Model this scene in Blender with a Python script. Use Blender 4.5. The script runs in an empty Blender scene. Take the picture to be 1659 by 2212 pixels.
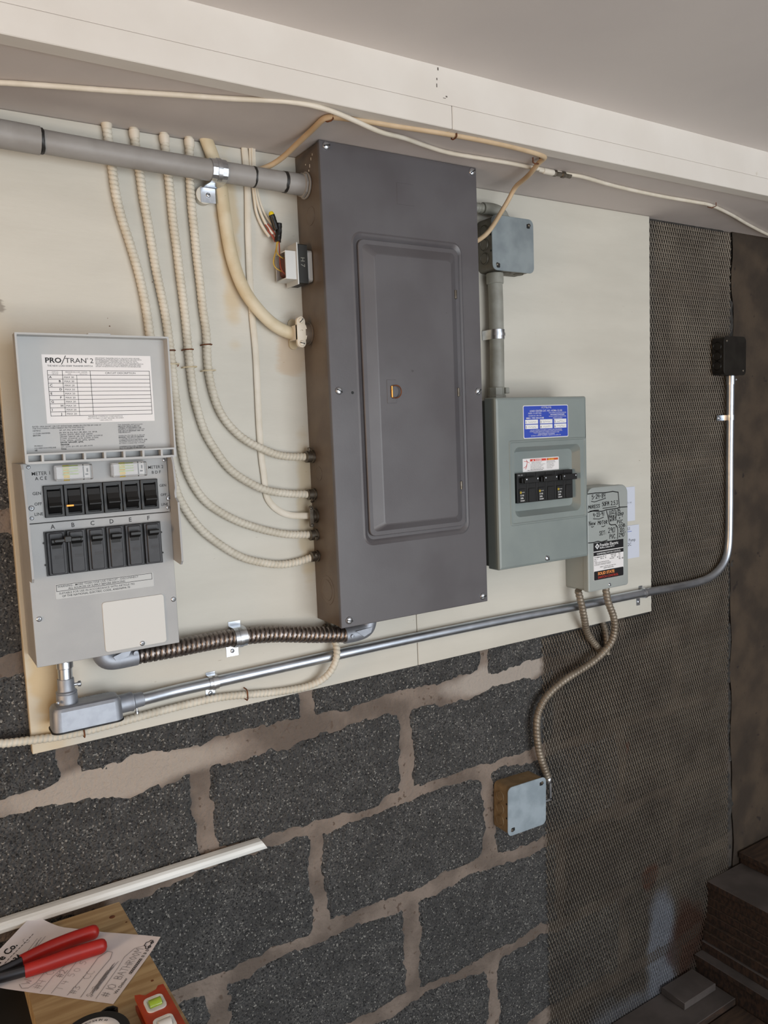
import bpy, bmesh, math, random
from math import pi, sin, cos, radians, sqrt
from mathutils import Vector, Matrix, noise

# ---------------------------------------------------------------- camera, world, lights, exposure
scene = bpy.context.scene
COL = scene.collection

cam_data = bpy.data.cameras.new('camera')
cam_data.sensor_fit = 'VERTICAL'
cam_data.sensor_height = 36.0
cam_data.lens = 36.0 * 1697.1 / 2212.0
cam_data.clip_start = 0.02
camera = bpy.data.objects.new('camera', cam_data)
COL.objects.link(camera)
_yaw, _pitch, _roll = 0.55826, 0.10169, -0.03991
_f = Vector((sin(_yaw) * cos(_pitch), cos(_yaw) * cos(_pitch), -sin(_pitch)))
_r = Vector((cos(_yaw), -sin(_yaw), 0.0))
_u = _r.cross(_f)
_r2 = cos(_roll) * _r + sin(_roll) * _u
_u2 = -sin(_roll) * _r + cos(_roll) * _u
camera.matrix_world = Matrix(((_r2.x, _u2.x, -_f.x, -0.5952), (_r2.y, _u2.y, -_f.y, -1.1808),
                              (_r2.z, _u2.z, -_f.z, 0.4572), (0, 0, 0, 1)))
scene.camera = camera

world = bpy.data.worlds.new('world')
scene.world = world
world.use_nodes = True
_bg = world.node_tree.nodes['Background']
_bg.inputs['Color'].default_value = (0.80, 0.88, 1.0, 1)
_bg.inputs['Strength'].default_value = 0.70


def area_light(name, loc, target, sx, sy, power, color):
    d = bpy.data.lights.new(name, 'AREA')
    d.shape = 'RECTANGLE'
    d.size, d.size_y, d.energy, d.color = sx, sy, power, color
    o = bpy.data.objects.new(name, d)
    COL.objects.link(o)
    o.location = loc
    o.rotation_euler = (Vector(target) - Vector(loc)).to_track_quat('-Z', 'Y').to_euler()
    return o


# daylight through the open garage door behind the camera, and a warm lamp off to the left
area_light('door_daylight', (0.5, -4.1, 0.0), (0.3, 0.0, 0.40), 3.2, 1.8, 78.0, (0.91, 0.965, 1.0))
area_light('warm_lamp', (-2.3, -0.9, 0.35), (0.0, -0.05, 0.3), 0.6, 0.6, 14.0, (1.0, 0.66, 0.38))
# added upward fill light, no real source, brightens the ceiling and soffit
area_light('ceiling_fill', (0.2, -3.2, -0.94), (0.2, -3.0, 1.0), 2.6, 1.3, 60.0, (1.0, 0.97, 0.94))

scene.view_settings.view_transform = 'Standard'
scene.view_settings.look = 'None'
scene.view_settings.exposure = 0.0
scene.view_settings.gamma = 1.0
scene.view_settings.use_curve_mapping = False

random.seed(7)


# ---------------------------------------------------------------- materials
def lin(c):
    return tuple((v / 12.92 if v <= 0.04045 else ((v + 0.055) / 1.055) ** 2.4) for v in (x / 255.0 for x in c)) + (1.0,)


def material(name, col, rough=0.5, metal=0.0, col2=None, vscale=18.0, stretch=(1, 1, 1), vlo=0.35, vhi=0.65,
             flecks=None, fscale=300.0, fthr=0.72, bump=0.0, bscale=300.0, bvor=0.0, patches=(), spec=None, detail=4.0,
             trans=0.0, coat=0.0, emit=None, grain=None):
    m = bpy.data.materials.new(name)
    m.use_nodes = True
    nt = m.node_tree
    N, L = nt.nodes, nt.links
    b = N['Principled BSDF']
    b.inputs['Roughness'].default_value = rough
    b.inputs['Metallic'].default_value = metal
    if spec is not None:
        b.inputs['Specular IOR Level'].default_value = spec
    if trans:
        b.inputs['Transmission Weight'].default_value = trans
    if coat:
        b.inputs['Coat Weight'].default_value = coat
    if emit:
        b.inputs['Emission Color'].default_value = lin(emit[0])
        b.inputs['Emission Strength'].default_value = emit[1]
    tc = N.new('ShaderNodeTexCoord')
    mp = N.new('ShaderNodeMapping')
    mp.inputs['Scale'].default_value = stretch
    L.new(tc.outputs['Object'], mp.inputs['Vector'])

    def nz(scale, det=4.0, src=None):
        n = N.new('ShaderNodeTexNoise')
        n.inputs['Scale'].default_value = scale
        n.inputs['Detail'].default_value = det
        L.new((src or mp).outputs['Vector'], n.inputs['Vector'])
        return n.outputs['Fac']

    def ramp(val, lo, hi):
        r = N.new('ShaderNodeMapRange')
        r.interpolation_type = 'SMOOTHSTEP'
        r.inputs['From Min'].default_value = lo
        r.inputs['From Max'].default_value = hi
        L.new(val, r.inputs['Value'])
        return r.outputs['Result']

    def mix(fac, a, c):
        x = N.new('ShaderNodeMix')
        x.data_type = 'RGBA'
        L.new(fac, x.inputs['Factor'])
        for sock, v in (('A', a), ('B', c)):
            s = [i for i in x.inputs if i.name == sock and i.type == 'RGBA'][0]
            if hasattr(v, 'default_value') or hasattr(v, 'links'):
                L.new(v, s)
            else:
                s.default_value = v
        return [o for o in x.outputs if o.type == 'RGBA'][0]

    def math_(op, a, c):
        x = N.new('ShaderNodeMath')
        x.operation = op
        for i, v in enumerate((a, c)):
            if isinstance(v, (int, float)):
                x.inputs[i].default_value = v
            else:
                L.new(v, x.inputs[i])
        return x.outputs[0]

    cur = None
    if col2 is not None:
        cur = mix(ramp(nz(vscale, detail), vlo, vhi), lin(col), lin(col2))
    if grain is not None:                      # crushed aggregate: every cell its own grey
        v = N.new('ShaderNodeTexVoronoi')
        v.inputs['Scale'].default_value = grain[0]
        v.inputs['Randomness'].default_value = 1.0
        ds = N.new('ShaderNodeVectorMath')
        ds.operation = 'ADD'
        L.new(mp.outputs['Vector'], ds.inputs[0])
        nn = N.new('ShaderNodeTexNoise')
        nn.inputs['Scale'].default_value = grain[0] * 0.7
        L.new(mp.outputs['Vector'], nn.inputs['Vector'])
        sc_ = N.new('ShaderNodeVectorMath')
        sc_.operation = 'SCALE'
        sc_.inputs['Scale'].default_value = 1.6 / grain[0]
        L.new(nn.outputs['Color'], sc_.inputs[0])
        L.new(sc_.outputs[0], ds.inputs[1])
        L.new(ds.outputs[0], v.inputs['Vector'])
        sp = N.new('ShaderNodeSeparateColor')
        L.new(v.outputs['Color'], sp.inputs[0])
        cur = mix(ramp(sp.outputs[0], 0.05, 0.95), cur if cur is not None else lin(col), lin(grain[1]))
        cur = mix(ramp(sp.outputs[1], 0.72, 0.90), cur, lin(grain[2]))
        cur = mix(ramp(sp.outputs[2], 0.94, 0.97), cur, lin(grain[3]))
    if flecks is not None:
        cur = mix(ramp(nz(fscale, 2.0), fthr, fthr + 0.06), cur if cur is not None else lin(col), lin(flecks))
    for (cx, cz, rx, rz, pc, strength) in patches:
        m2 = N.new('ShaderNodeMapping')
        m2.vector_type = 'POINT'
        m2.inputs['Location'].default_value = (-cx / rx, 0, -cz / rz)
        m2.inputs['Scale'].default_value = (1.0 / rx, 0.0, 1.0 / rz)
        L.new(tc.outputs['Object'], m2.inputs['Vector'])
        ln = N.new('ShaderNodeVectorMath')
        ln.operation = 'LENGTH'
        L.new(m2.outputs['Vector'], ln.inputs[0])
        d = math_('ADD', ln.outputs['Value'], math_('MULTIPLY', math_('SUBTRACT', nz(1.2 / max(rx, rz), 5.0, mp), 0.5), 1.6))
        inv = ramp(d, 1.15, 0.65)
        cur = mix(math_('MULTIPLY', inv, strength), cur if cur is not None else lin(col), lin(pc))
    if cur is not None:
        L.new(cur, b.inputs['Base Color'])
    else:
        b.inputs['Base Color'].default_value = lin(col)
    if bump or bvor:
        bp = N.new('ShaderNodeBump')
        bp.inputs['Strength'].default_value = max(bump, bvor)
        bp.inputs['Distance'].default_value = 0.004
        h = nz(bscale, 5.0)
        if bvor:
            v = N.new('ShaderNodeTexVoronoi')
            v.inputs['Scale'].default_value = bscale * 0.8
            L.new(mp.outputs['Vector'], v.inputs['Vector'])
            h = math_('ADD', h, v.outputs['Distance'])
        L.new(h, bp.inputs['Height'])
        L.new(bp.outputs['Normal'], b.inputs['Normal'])
    return m


M = {}
def mk(key, *a, **k):
    M[key] = material(key, *a, **k)


RUST = (120, 72, 40)
mk('board_paint', (207, 203, 192), 0.55, col2=(194, 190, 179), vscale=6.0, stretch=(0.6, 1, 2.4), vlo=0.2, vhi=0.8, bump=0.10, bscale=60,
   flecks=(150, 138, 120), fscale=70, fthr=0.735,
   patches=[(-0.50, 0.10, 0.09, 0.6, (205, 186, 150), 0.5), (-0.02, 0.60, 0.03, 0.05, (186, 152, 110), 0.45),
            (0.345, 0.63, 0.022, 0.16, (190, 160, 112), 0.7), (-0.43, 0.12, 0.025, 0.09, (196, 166, 112), 0.6),  # first patch paints the tan shade between breaker panel and upright conduit
            (-0.01, 0.33, 0.02, 0.13, (186, 164, 120), 0.5), (-0.12, 0.77, 0.02, 0.14, (196, 170, 122), 0.55),
            (-0.455, 0.645, 0.010, 0.010, (120, 110, 98), 0.7)])
mk('board_edge', (206, 186, 150), 0.7, col2=(180, 150, 108), vscale=30)
mk('mortar', (132, 119, 109), 0.92, col2=(100, 89, 81), vscale=12.0, bump=1.0, bscale=150, flecks=(94, 80, 70), fscale=85, fthr=0.65,
   patches=[(-0.35, -0.05, 0.22, 0.035, (174, 163, 152), 0.8), (0.42, -0.045, 0.14, 0.03, (172, 163, 154), 0.8)])
mk('block', (90, 89, 87), 0.95, col2=(70, 69, 67), vscale=30.0, grain=(470.0, (62, 62, 63), (36, 36, 37), (140, 138, 133)), flecks=(24, 24, 24), fscale=150, fthr=0.66,
   bump=1.0, bscale=210, bvor=1.0, detail=6.0)
mk('mortar_dark', (82, 74, 67), 0.95, col2=(62, 56, 51), vscale=14.0, bump=0.6, bscale=80)
mk('parging', (72, 60, 48), 0.95, col2=(52, 43, 35), vscale=11.0, bump=0.7, bscale=55, flecks=(40, 32, 28), fscale=40, fthr=0.68)
mk('lath_metal', (158, 150, 138), 0.45, 0.3, col2=(124, 116, 107), vscale=10.0, vlo=0.2, vhi=0.8,
   patches=[(0.90, -0.82, 0.055, 0.17, (158, 163, 172), 0.85), (0.78, -0.935, 0.13, 0.035, (140, 144, 152), 0.6), (1.0, -0.84, 0.07, 0.12, (96, 64, 50), 0.75),
            (0.86, -0.63, 0.03, 0.03, (110, 68, 50), 0.6), (0.70, -0.90, 0.06, 0.03, (150, 150, 150), 0.7)])
mk('lath_wall', (64, 61, 58), 0.95, col2=(48, 46, 44), vscale=60.0, bump=0.8, bscale=110, bvor=0.7, flecks=(128, 122, 116), fscale=150, fthr=0.70,
   patches=[(0.90, -0.82, 0.055, 0.17, (124, 129, 138), 0.85), (0.78, -0.935, 0.13, 0.035, (112, 116, 124), 0.6), (1.0, -0.84, 0.07, 0.12, (72, 46, 36), 0.75),
            (0.786, -0.293, 0.008, 0.016, (92, 50, 38), 0.9), (0.86, -0.63, 0.03, 0.03, (92, 58, 44), 0.6)])
mk('soffit_paint', (206, 198, 194), 0.75, col2=(196, 188, 184), vscale=5.0, bump=0.05, bscale=50)
mk('fascia_paint', (222, 217, 210), 0.6, col2=(216, 210, 202), vscale=6.0, bump=0.05, bscale=40, flecks=(186, 174, 158), fscale=30, fthr=0.74)
mk('ceiling_paint', (214, 208, 204), 0.8, col2=(208, 202, 199), vscale=3.0, bump=0.05, bscale=60)
mk('floor_concrete', (146, 141, 134), 0.9, col2=(128, 123, 116), vscale=6, bump=0.3, bscale=80)
mk('left_wall', (176, 150, 118), 0.85, col2=(160, 134, 104), vscale=4)
mk('dark_wall', (96, 84, 74), 0.9, col2=(80, 70, 62), vscale=4)
mk('panel_grey', (91, 89, 92), 0.34, col2=(83, 80, 83), vscale=9.0, bump=0.02, bscale=350, flecks=(70, 66, 68), fscale=55, fthr=0.735)
mk('panel_box_warm_lit', (104, 92, 80), 0.42, col2=(88, 76, 66), vscale=14.0, bump=0.03, bscale=300, flecks=(150, 138, 124), fscale=90, fthr=0.745)  # grey enamel with warm bounce light from the left mixed into its colour
mk('switch_grey', (167, 168, 168), 0.5, col2=(161, 162, 163), vscale=20.0, bump=0.06, bscale=900)
mk('lid_grey', (178, 179, 178), 0.42, col2=(172, 173, 173), vscale=14.0)
mk('plate_light', (204, 203, 199), 0.5)
mk('black_plastic', (15, 15, 16), 0.48)
mk('dark_plastic', (44, 44, 48), 0.5, col2=(36, 36, 40), vscale=90.0)
mk('ink', (26, 26, 28), 0.7)
mk('ink_grey', (70, 70, 72), 0.7)
mk('marker', (10, 10, 11), 0.5)
mk('pencil', (128, 126, 130), 0.7)
mk('white_paper', (228, 226, 226), 0.6)
mk('blue_white_paper', (206, 210, 222), 0.7)
mk('receipt_paper', (240, 236, 240), 0.7, col2=(232, 226, 229), vscale=8.0)
mk('white_ink', (225, 225, 225), 0.6)
mk('load_grey', (132, 141, 139), 0.40, col2=(124, 133, 132), vscale=9.0, bump=0.02, bscale=400)
mk('load_box', (70, 74, 74), 0.5)
mk('control_grey', (158, 163, 160), 0.42, col2=(152, 157, 155), vscale=9.0)
mk('blue_label', (44, 72, 176), 0.45)
mk('red_ink', (205, 58, 44), 0.5)
mk('orange_ink', (196, 84, 40), 0.5)
mk('yellow_ink', (232, 200, 60), 0.5)
mk('black_label', (24, 24, 28), 0.4)
mk('orange_text', (236, 150, 80), 0.5)
mk('conduit_paint', (152, 149, 146), 0.5, col2=(142, 138, 134), vscale=22.0, bump=0.04, bscale=200)
mk('conduit_dark', (150, 150, 142), 0.5, col2=(132, 131, 122), vscale=26.0, bump=0.05, bscale=200)
mk('tar', (34, 32, 30), 0.5)
mk('zinc', (218, 222, 228), 0.32, 1.0, col2=(190, 196, 204), vscale=60.0)
mk('emt_steel', (206, 213, 223), 0.36, 1.0, col2=(192, 200, 211), vscale=40.0)
mk('cast_metal', (164, 169, 178), 0.55, 0.8, col2=(156, 161, 170), vscale=80.0, bump=0.04, bscale=700)
mk('flex_steel', (144, 136, 132), 0.38, 1.0, col2=(128, 121, 117), vscale=40.0)
mk('old_steel', (126, 120, 110), 0.45, 0.9, col2=(98, 90, 80), vscale=70.0)
mk('brass', (206, 160, 90), 0.35, 1.0)
mk('rusty', RUST, 0.8, 0.2, col2=(92, 54, 34), vscale=120.0)
mk('gasket', (14, 14, 15), 0.6)
mk('armor_paint', (216, 210, 196), 0.55, col2=(203, 196, 180), vscale=35.0, bump=0.05, bscale=200, flecks=(166, 148, 118), fscale=130, fthr=0.72)
mk('cable_cream', (212, 200, 174), 0.55, col2=(200, 184, 152), vscale=26.0, bump=0.08, bscale=160, flecks=(140, 118, 90), fscale=200, fthr=0.73)
mk('cable_tan', (206, 182, 150), 0.55, col2=(190, 164, 130), vscale=20.0, flecks=(130, 92, 60), fscale=80, fthr=0.74)
mk('cable_white', (222, 214, 200), 0.55, col2=(212, 203, 186), vscale=30.0, flecks=(170, 158, 136), fscale=150, fthr=0.74)
mk('armor_grey', (142, 132, 118), 0.42, 0.35, col2=(122, 112, 99), vscale=40.0)
mk('box_galv', (150, 160, 164), 0.42, 0.35, col2=(132, 142, 147), vscale=22.0, bump=0.03, bscale=150)
mk('box_side', (108, 104, 94), 0.5, 0.3, col2=(90, 86, 76), vscale=30.0)
mk('cover_blue', (166, 180, 190), 0.45, 0.3, col2=(146, 160, 170), vscale=28.0, bump=0.05, bscale=120)
mk('box_tan', (134, 114, 84), 0.6, 0.0, col2=(116, 97, 70), vscale=40.0)
mk('box_black', (36, 34, 31), 0.35, 0.1, col2=(28, 26, 24), vscale=40.0)
mk('bell_white', (206, 206, 204), 0.35, 0.5)
mk('lamination', (42, 42, 40), 0.5, 0.3)
mk('copper_coil', (96, 44, 30), 0.5, 0.3)
mk('wire_yellow', (196, 160, 66), 0.5)
mk('wire_red', (150, 66, 46), 0.5)
mk('nut_yellow', (226, 200, 30), 0.4)
mk('tape_black', (20, 20, 20), 0.38)
mk('pine', (186, 162, 122), 0.65, col2=(158, 131, 92), vscale=10.0, stretch=(0.7, 9, 4), detail=6.0, bump=0.06, bscale=40,
   flecks=(96, 66, 38), fscale=18, fthr=0.73)
mk('bench_black', (26, 25, 23), 0.7)
mk('trim_white', (232, 235, 234), 0.5, col2=(218, 221, 219), vscale=30.0, stretch=(0.3, 3, 3), bump=0.05, bscale=60)
mk('plier_red', (176, 34, 26), 0.38, col2=(160, 28, 22), vscale=30)
mk('plier_steel', (60, 60, 64), 0.4, 0.7)
mk('level_orange', (176, 62, 24), 0.42, col2=(160, 52, 20), vscale=40)
mk('vial_green', (150, 178, 50), 0.15)
mk('lumber', (72, 55, 42), 0.85, col2=(52, 40, 31), vscale=16.0, stretch=(1, 6, 6), bump=0.1, bscale=60)
mk('lumber_edge', (66, 46, 33), 0.85, col2=(38, 27, 20), vscale=26.0, stretch=(1, 6, 3), bump=0.15, bscale=60)
mk('lumber_grey', (84, 77, 74), 0.9, col2=(68, 62, 59), vscale=12.0, bump=0.1, bscale=60)
mk('clear_plastic', (240, 240, 240), 0.04, trans=0.95)
mk('clear_film', (170, 170, 168), 0.28)
mk('amber_glint', (240, 160, 40), 0.4, emit=((255, 150, 30), 0.6))  # reflected highlight put into colour and a faint glow
mk('crack_dark', (92, 82, 76), 0.8)


# ---------------------------------------------------------------- mesh helpers
class MB:
    def __init__(self):
        self.v, self.f, self.m = [], [], []

    def add(self, verts, faces, mat=0):
        o = len(self.v)
        self.v += [tuple(p) for p in verts]
        self.f += [tuple(i + o for i in f) for f in faces]
        self.m += [mat] * len(faces)
        return self

    def box(self, x0, x1, y0, y1, z0, z1, mat=0, b=0.0):
        if b <= 0:
            v = [(x, y, z) for z in (z0, z1) for y in (y0, y1) for x in (x0, x1)]
            self.add(v, [(0, 2, 3, 1), (4, 5, 7, 6), (0, 1, 5, 4), (2, 6, 7, 3), (0, 4, 6, 2), (1, 3, 7, 5)], mat)
        else:
            L = []
            for y, i in ((y1, b), (y1 - b, 0), (y0 + b, 0), (y0, b)):
                L.append([(x, y, z) for x, z in rr(x0 + i, x1 - i, z0 + i, z1 - i, b * 1.01, 1)])
            self.loft(L, True, True, mat)
        return self

    def loft(self, loops, cap0=False, cap1=True, mat=0, mats=None):
        n = len(loops[0])
        o = len(self.v)
        for lp in loops:
            self.v += [tuple(p) for p in lp]
        for k in range(len(loops) - 1):
            mm = mats[k] if mats else mat
            for i in range(n):
                j = (i + 1) % n
                self.f.append((o + k * n + i, o + k * n + j, o + (k + 1) * n + j, o + (k + 1) * n + i))
                self.m.append(mm)
        if cap0:
            self.f.append(tuple(o + i for i in reversed(range(n))))
            self.m.append(mats[0] if mats else mat)
        if cap1:
            self.f.append(tuple(o + (len(loops) - 1) * n + i for i in range(n)))
            self.m.append(mats[-1] if mats else mat)
        return self

    def plate(self, x0, x1, z0, z1, r, yb, yf, b=0.0008, n=4, mat=0):
        """flat plate facing -Y with rounded corners and a small front bevel"""
        L = [[(x, yb, z) for x, z in rr(x0, x1, z0, z1, r, n)],
             [(x, yf + b, z) for x, z in rr(x0, x1, z0, z1, r, n)],
             [(x, yf, z) for x, z in rr(x0 + b, x1 - b, z0 + b, z1 - b, sub(r, b), n)]]
        return self.loft(L, True, True, mat)

    def prism(self, outline, axis, a, c, mat=0):
        """outline 2D extruded along an axis from a to c"""
        def P(p, t):
            return {'x': (t, p[0], p[1]), 'y': (p[0], t, p[1]), 'z': (p[0], p[1], t)}[axis]
        return self.loft([[P(p, a) for p in outline], [P(p, c) for p in outline]], True, True, mat)

    def lathe(self, o, axis, prof, seg=20, mat=0):
        ax = Vector(axis).normalized()
        t = Vector((0, 0, 1)) if abs(ax.z) < 0.9 else Vector((1, 0, 0))
        u = ax.cross(t).normalized()
        w = ax.cross(u)
        o = Vector(o)
        L = []
        for r, h in prof:
            L.append([o + ax * h + (u * cos(2 * pi * i / seg) + w * sin(2 * pi * i / seg)) * max(r, 1e-5) for i in range(seg)])
        return self.loft(L, True, True, mat)

    def sweep(self, pts, rad, sides=12, step=None, mat=0, flat=1.0, cap=True):
        P = smooth_path(pts, step) if step else [Vector(p) for p in pts]
        n = len(P)
        T = [(P[min(i + 1, n - 1)] - P[max(i - 1, 0)]).normalized() for i in range(n)]
        ref = Vector((0, 1, 0)) if abs(T[0].y) < 0.9 else Vector((1, 0, 0))
        u = (ref - T[0] * ref.dot(T[0])).normalized()
        s = 0.0
        loops = []
        for i in range(n):
            if i:
                s += (P[i] - P[i - 1]).length
                u = (u - T[i] * u.dot(T[i]))
                u.normalize()
            w = T[i].cross(u)
            lp = []
            for k in range(sides):
                a = 2 * pi * k / sides
                r = rad(s, a) if callable(rad) else rad
                lp.append(P[i] + u * (cos(a) * r * flat) + w * (sin(a) * r))
            loops.append(lp)
        return self.loft(loops, cap, cap, mat)

    def band(self, prof, width, thick, mat=0):
        """thin sheet following the 3D polyline prof, `width` is the vector across it"""
        P = [Vector(p) for p in prof]
        W = Vector(width)
        n = len(P)
        loops = []
        for i in range(n):
            t = (P[min(i + 1, n - 1)] - P[max(i - 1, 0)]).normalized()
            nn = t.cross(W).normalized() * (thick / 2)
            loops.append([P[i] - W / 2 - nn, P[i] + W / 2 - nn, P[i] + W / 2 + nn, P[i] - W / 2 + nn])
        return self.loft(loops, True, True, mat)

    def xf(self, mx):
        self.v = [tuple(mx @ Vector(p)) for p in self.v]
        return self

    def mesh(self, name, mats, angle=38, recalc=True, soft=False):
        me = bpy.data.meshes.new(name)
        me.from_pydata(self.v, [], self.f)
        for k in (mats if isinstance(mats, (list, tuple)) else [mats]):
            me.materials.append(M[k])
        me.polygons.foreach_set('material_index', self.m)
        if recalc:
            bm = bmesh.new()
            bm.from_mesh(me)
            bmesh.ops.recalc_face_normals(bm, faces=bm.faces)
            bm.to_mesh(me)
            bm.free()
        me.set_sharp_from_angle(angle=radians(angle))
        me.polygons.foreach_set('use_smooth', [len(p.vertices) <= 4 and (soft or (p.area < 1.2e-4 and not (abs(p.normal.y) > 0.99995 and p.area > 2e-6))) for p in me.polygons])
        me.update()
        return me


def sub(r, b):
    if isinstance(r, (tuple, list)):
        return tuple(max(v - b, 0.0001) for v in r)
    return max(r - b, 0.0001)


def rr(x0, x1, z0, z1, r, n=4):
    rs = r if isinstance(r, (tuple, list)) else (r, r, r, r)   # bl, br, tr, tl
    out = []
    for (cx, cz, a0, q) in ((x0 + rs[0], z0 + rs[0], pi, 0), (x1 - rs[1], z0 + rs[1], 1.5 * pi, 1),
                            (x1 - rs[2], z1 - rs[2], 0.0, 2), (x0 + rs[3], z1 - rs[3], 0.5 * pi, 3)):
        for i in range(n + 1):
            a = a0 + 0.5 * pi * i / n
            out.append((cx + rs[q] * cos(a), cz + rs[q] * sin(a)))
    return out


def smooth_path(pts, step):
    P = [Vector(p) for p in pts]
    P = [P[0] * 2 - P[1]] + P + [P[-1] * 2 - P[-2]]
    dense = []
    for i in range(1, len(P) - 2):
        p0, p1, p2, p3 = P[i - 1:i + 3]
        k = max(4, int((p2 - p1).length / 0.004))
        for j in range(k):
            t = j / k
            dense.append(0.5 * ((2 * p1) + (p2 - p0) * t + (2 * p0 - 5 * p1 + 4 * p2 - p3) * t * t
                                + (3 * p1 - p0 - 3 * p2 + p3) * t ** 3))
    dense.append(P[-2])
    # light relaxation removes the small kinks of the survey
    for _ in range(10):
        dense = [dense[0]] + [(dense[i - 1] + dense[i] * 2 + dense[i + 1]) / 4 for i in range(1, len(dense) - 1)] + [dense[-1]]
    out = [dense[0]]
    acc = 0.0
    for i in range(1, len(dense)):
        seg = (dense[i] - dense[i - 1]).length
        while seg > 1e-9 and acc + seg >= step:
            f = (step - acc) / seg
            q = dense[i - 1].lerp(dense[i], f)
            out.append(q)
            dense[i - 1] = q
            seg = (dense[i] - q).length
            acc = 0.0
        acc += seg
    out.append(dense[-1])
    return out


# ---------------------------------------------------------------- object helpers
WM = {}


def link(name, data, parent=None, mx=None):
    o = bpy.data.objects.new(name, data)
    COL.objects.link(o)
    mx = mx or Matrix.Identity(4)
    WM[o.name] = mx
    if parent is not None:
        o.parent = parent
        o.matrix_parent_inverse = WM[parent.name].inverted()
    o.matrix_basis = mx
    return o


def thing(name, label, cat, loc=(0, 0, 0), group=None, mesh=None):
    o = link(name, mesh, None, None if mesh else Matrix.Translation(loc))
    o['label'], o['category'] = label, cat
    if group:
        o['group'] = group
    return o


def part(name, mb, mats, parent, label=None, mx=None, angle=38, kind=None):
    me = mb if isinstance(mb, bpy.types.Mesh) else mb.mesh(name, mats, angle)
    o = link(name, me, parent, mx)
    if label:
        o['label'] = label
    if kind:
        o['kind'] = kind
    return o


def structure(name, mb, mats, angle=38):
    o = link(name, mb.mesh(name, mats, angle))
    o['kind'] = 'structure'
    return o


def T(x, y, z):
    return Matrix.Translation((x, y, z))


_screws = {}


def screw_mesh(kind):
    if kind not in _screws:
        mb = MB()
        mb.lathe((0, 0, 0), (0, -1, 0), [(1.0, -0.2), (1.0, 0.1), (0.9, 0.32), (0.65, 0.5), (0.3, 0.6), (0.0, 0.62)], 16, 0)
        if kind == 'slot':
            mb.box(-0.85, 0.85, -0.66, -0.2, -0.13, 0.13, 1)
        else:
            mb.box(-0.5, 0.5, -0.66, -0.2, -0.11, 0.11, 1)
            mb.box(-0.11, 0.11, -0.66, -0.2, -0.5, 0.5, 1)
        _screws[kind] = mb
    return _screws[kind]


_screw_cache = {}


def screw(parent, loc, r, kind='cross', rot=0.4, mat='zinc', face=None, name='screw'):
    key = (kind, mat)
    if key not in _screw_cache:
        _screw_cache[key] = screw_mesh(kind).mesh('screw', [mat, 'gasket'])
    mx = T(*loc)
    if face is not None:
        q = Vector((0, -1, 0)).rotation_difference(Vector(face)).to_matrix().to_4x4()
        mx = mx @ q
    mx = mx @ Matrix.Rotation(rot, 4, 'Y') @ Matrix.Scale(r, 4)
    return part(name, _screw_cache[key], None, parent, mx=mx)


# ---------------------------------------------------------------- lettering
_dummy = bpy.data.curves.new('lettering', 'FONT')


def text_into(mb, s, x, z, size, align='LEFT', bold=0.0, mx=None, y=0.0, mat=0, sx=1.0, rot=0.0, res=2):
    """flat lettering; x,z on a plane facing -Y at depth y, or through the 4x4 mx (u right, v up, w towards the reader)"""
    c = bpy.data.curves.new('lettering', 'FONT')
    c.body = s
    c.size = size
    c.align_x = align
    c.resolution_u = res
    c.offset = (min(bold, 0.003) if ('M' in s or 'W' in s) else bold) * size
    o = bpy.data.objects.new('lettering', c)
    me = o.to_mesh()
    ca, sa = cos(rot), sin(rot)
    vs = []
    for v in me.vertices:
        u, w = v.co.x * sx, v.co.y
        u, w = x + u * ca - w * sa, z + u * sa + w * ca
        vs.append((u, y, w) if mx is None else tuple(mx @ Vector((u, w, 0))))
    mb.add(vs, [tuple(p.vertices) for p in me.polygons], mat)
    o.to_mesh_clear()
    bpy.data.objects.remove(o)
    bpy.data.curves.remove(c)
    return mb


def line_into(mb, a, c, w, y=0.0, mx=None, mat=0):
    a, c = Vector((a[0], a[1])), Vector((c[0], c[1]))
    d = (c - a)
    if d.length < 1e-9:
        return
    d.normalize()
    n = Vector((-d.y, d.x)) * w / 2
    e = d * w * 0.35
    q = [a - e - n, c + e - n, c + e + n, a - e + n]
    mb.add([(p.x, y, p.y) if mx is None else tuple(mx @ Vector((p.x, p.y, 0))) for p in q], [(0, 1, 2, 3)], mat)


def poly_into(mb, pts, w, y=0.0, mx=None, mat=0):
    for i in range(len(pts) - 1):
        line_into(mb, pts[i], pts[i + 1], w, y, mx, mat)


def rect_into(mb, x0, x1, z0, z1, y=0.0, mx=None, mat=0, r=0.0):
    p = rr(x0, x1, z0, z1, r, 3) if r else [(x0, z0), (x1, z0), (x1, z1), (x0, z1)]
    mb.add([(a, y, b) if mx is None else tuple(mx @ Vector((a, b, 0))) for a, b in p], [tuple(range(len(p)))], mat)


def frame_into(mb, x0, x1, z0, z1, w, y=0.0, mx=None, mat=0):
    poly_into(mb, [(x0, z0), (x1, z0), (x1, z1), (x0, z1), (x0, z0)], w, y, mx, mat)


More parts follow.
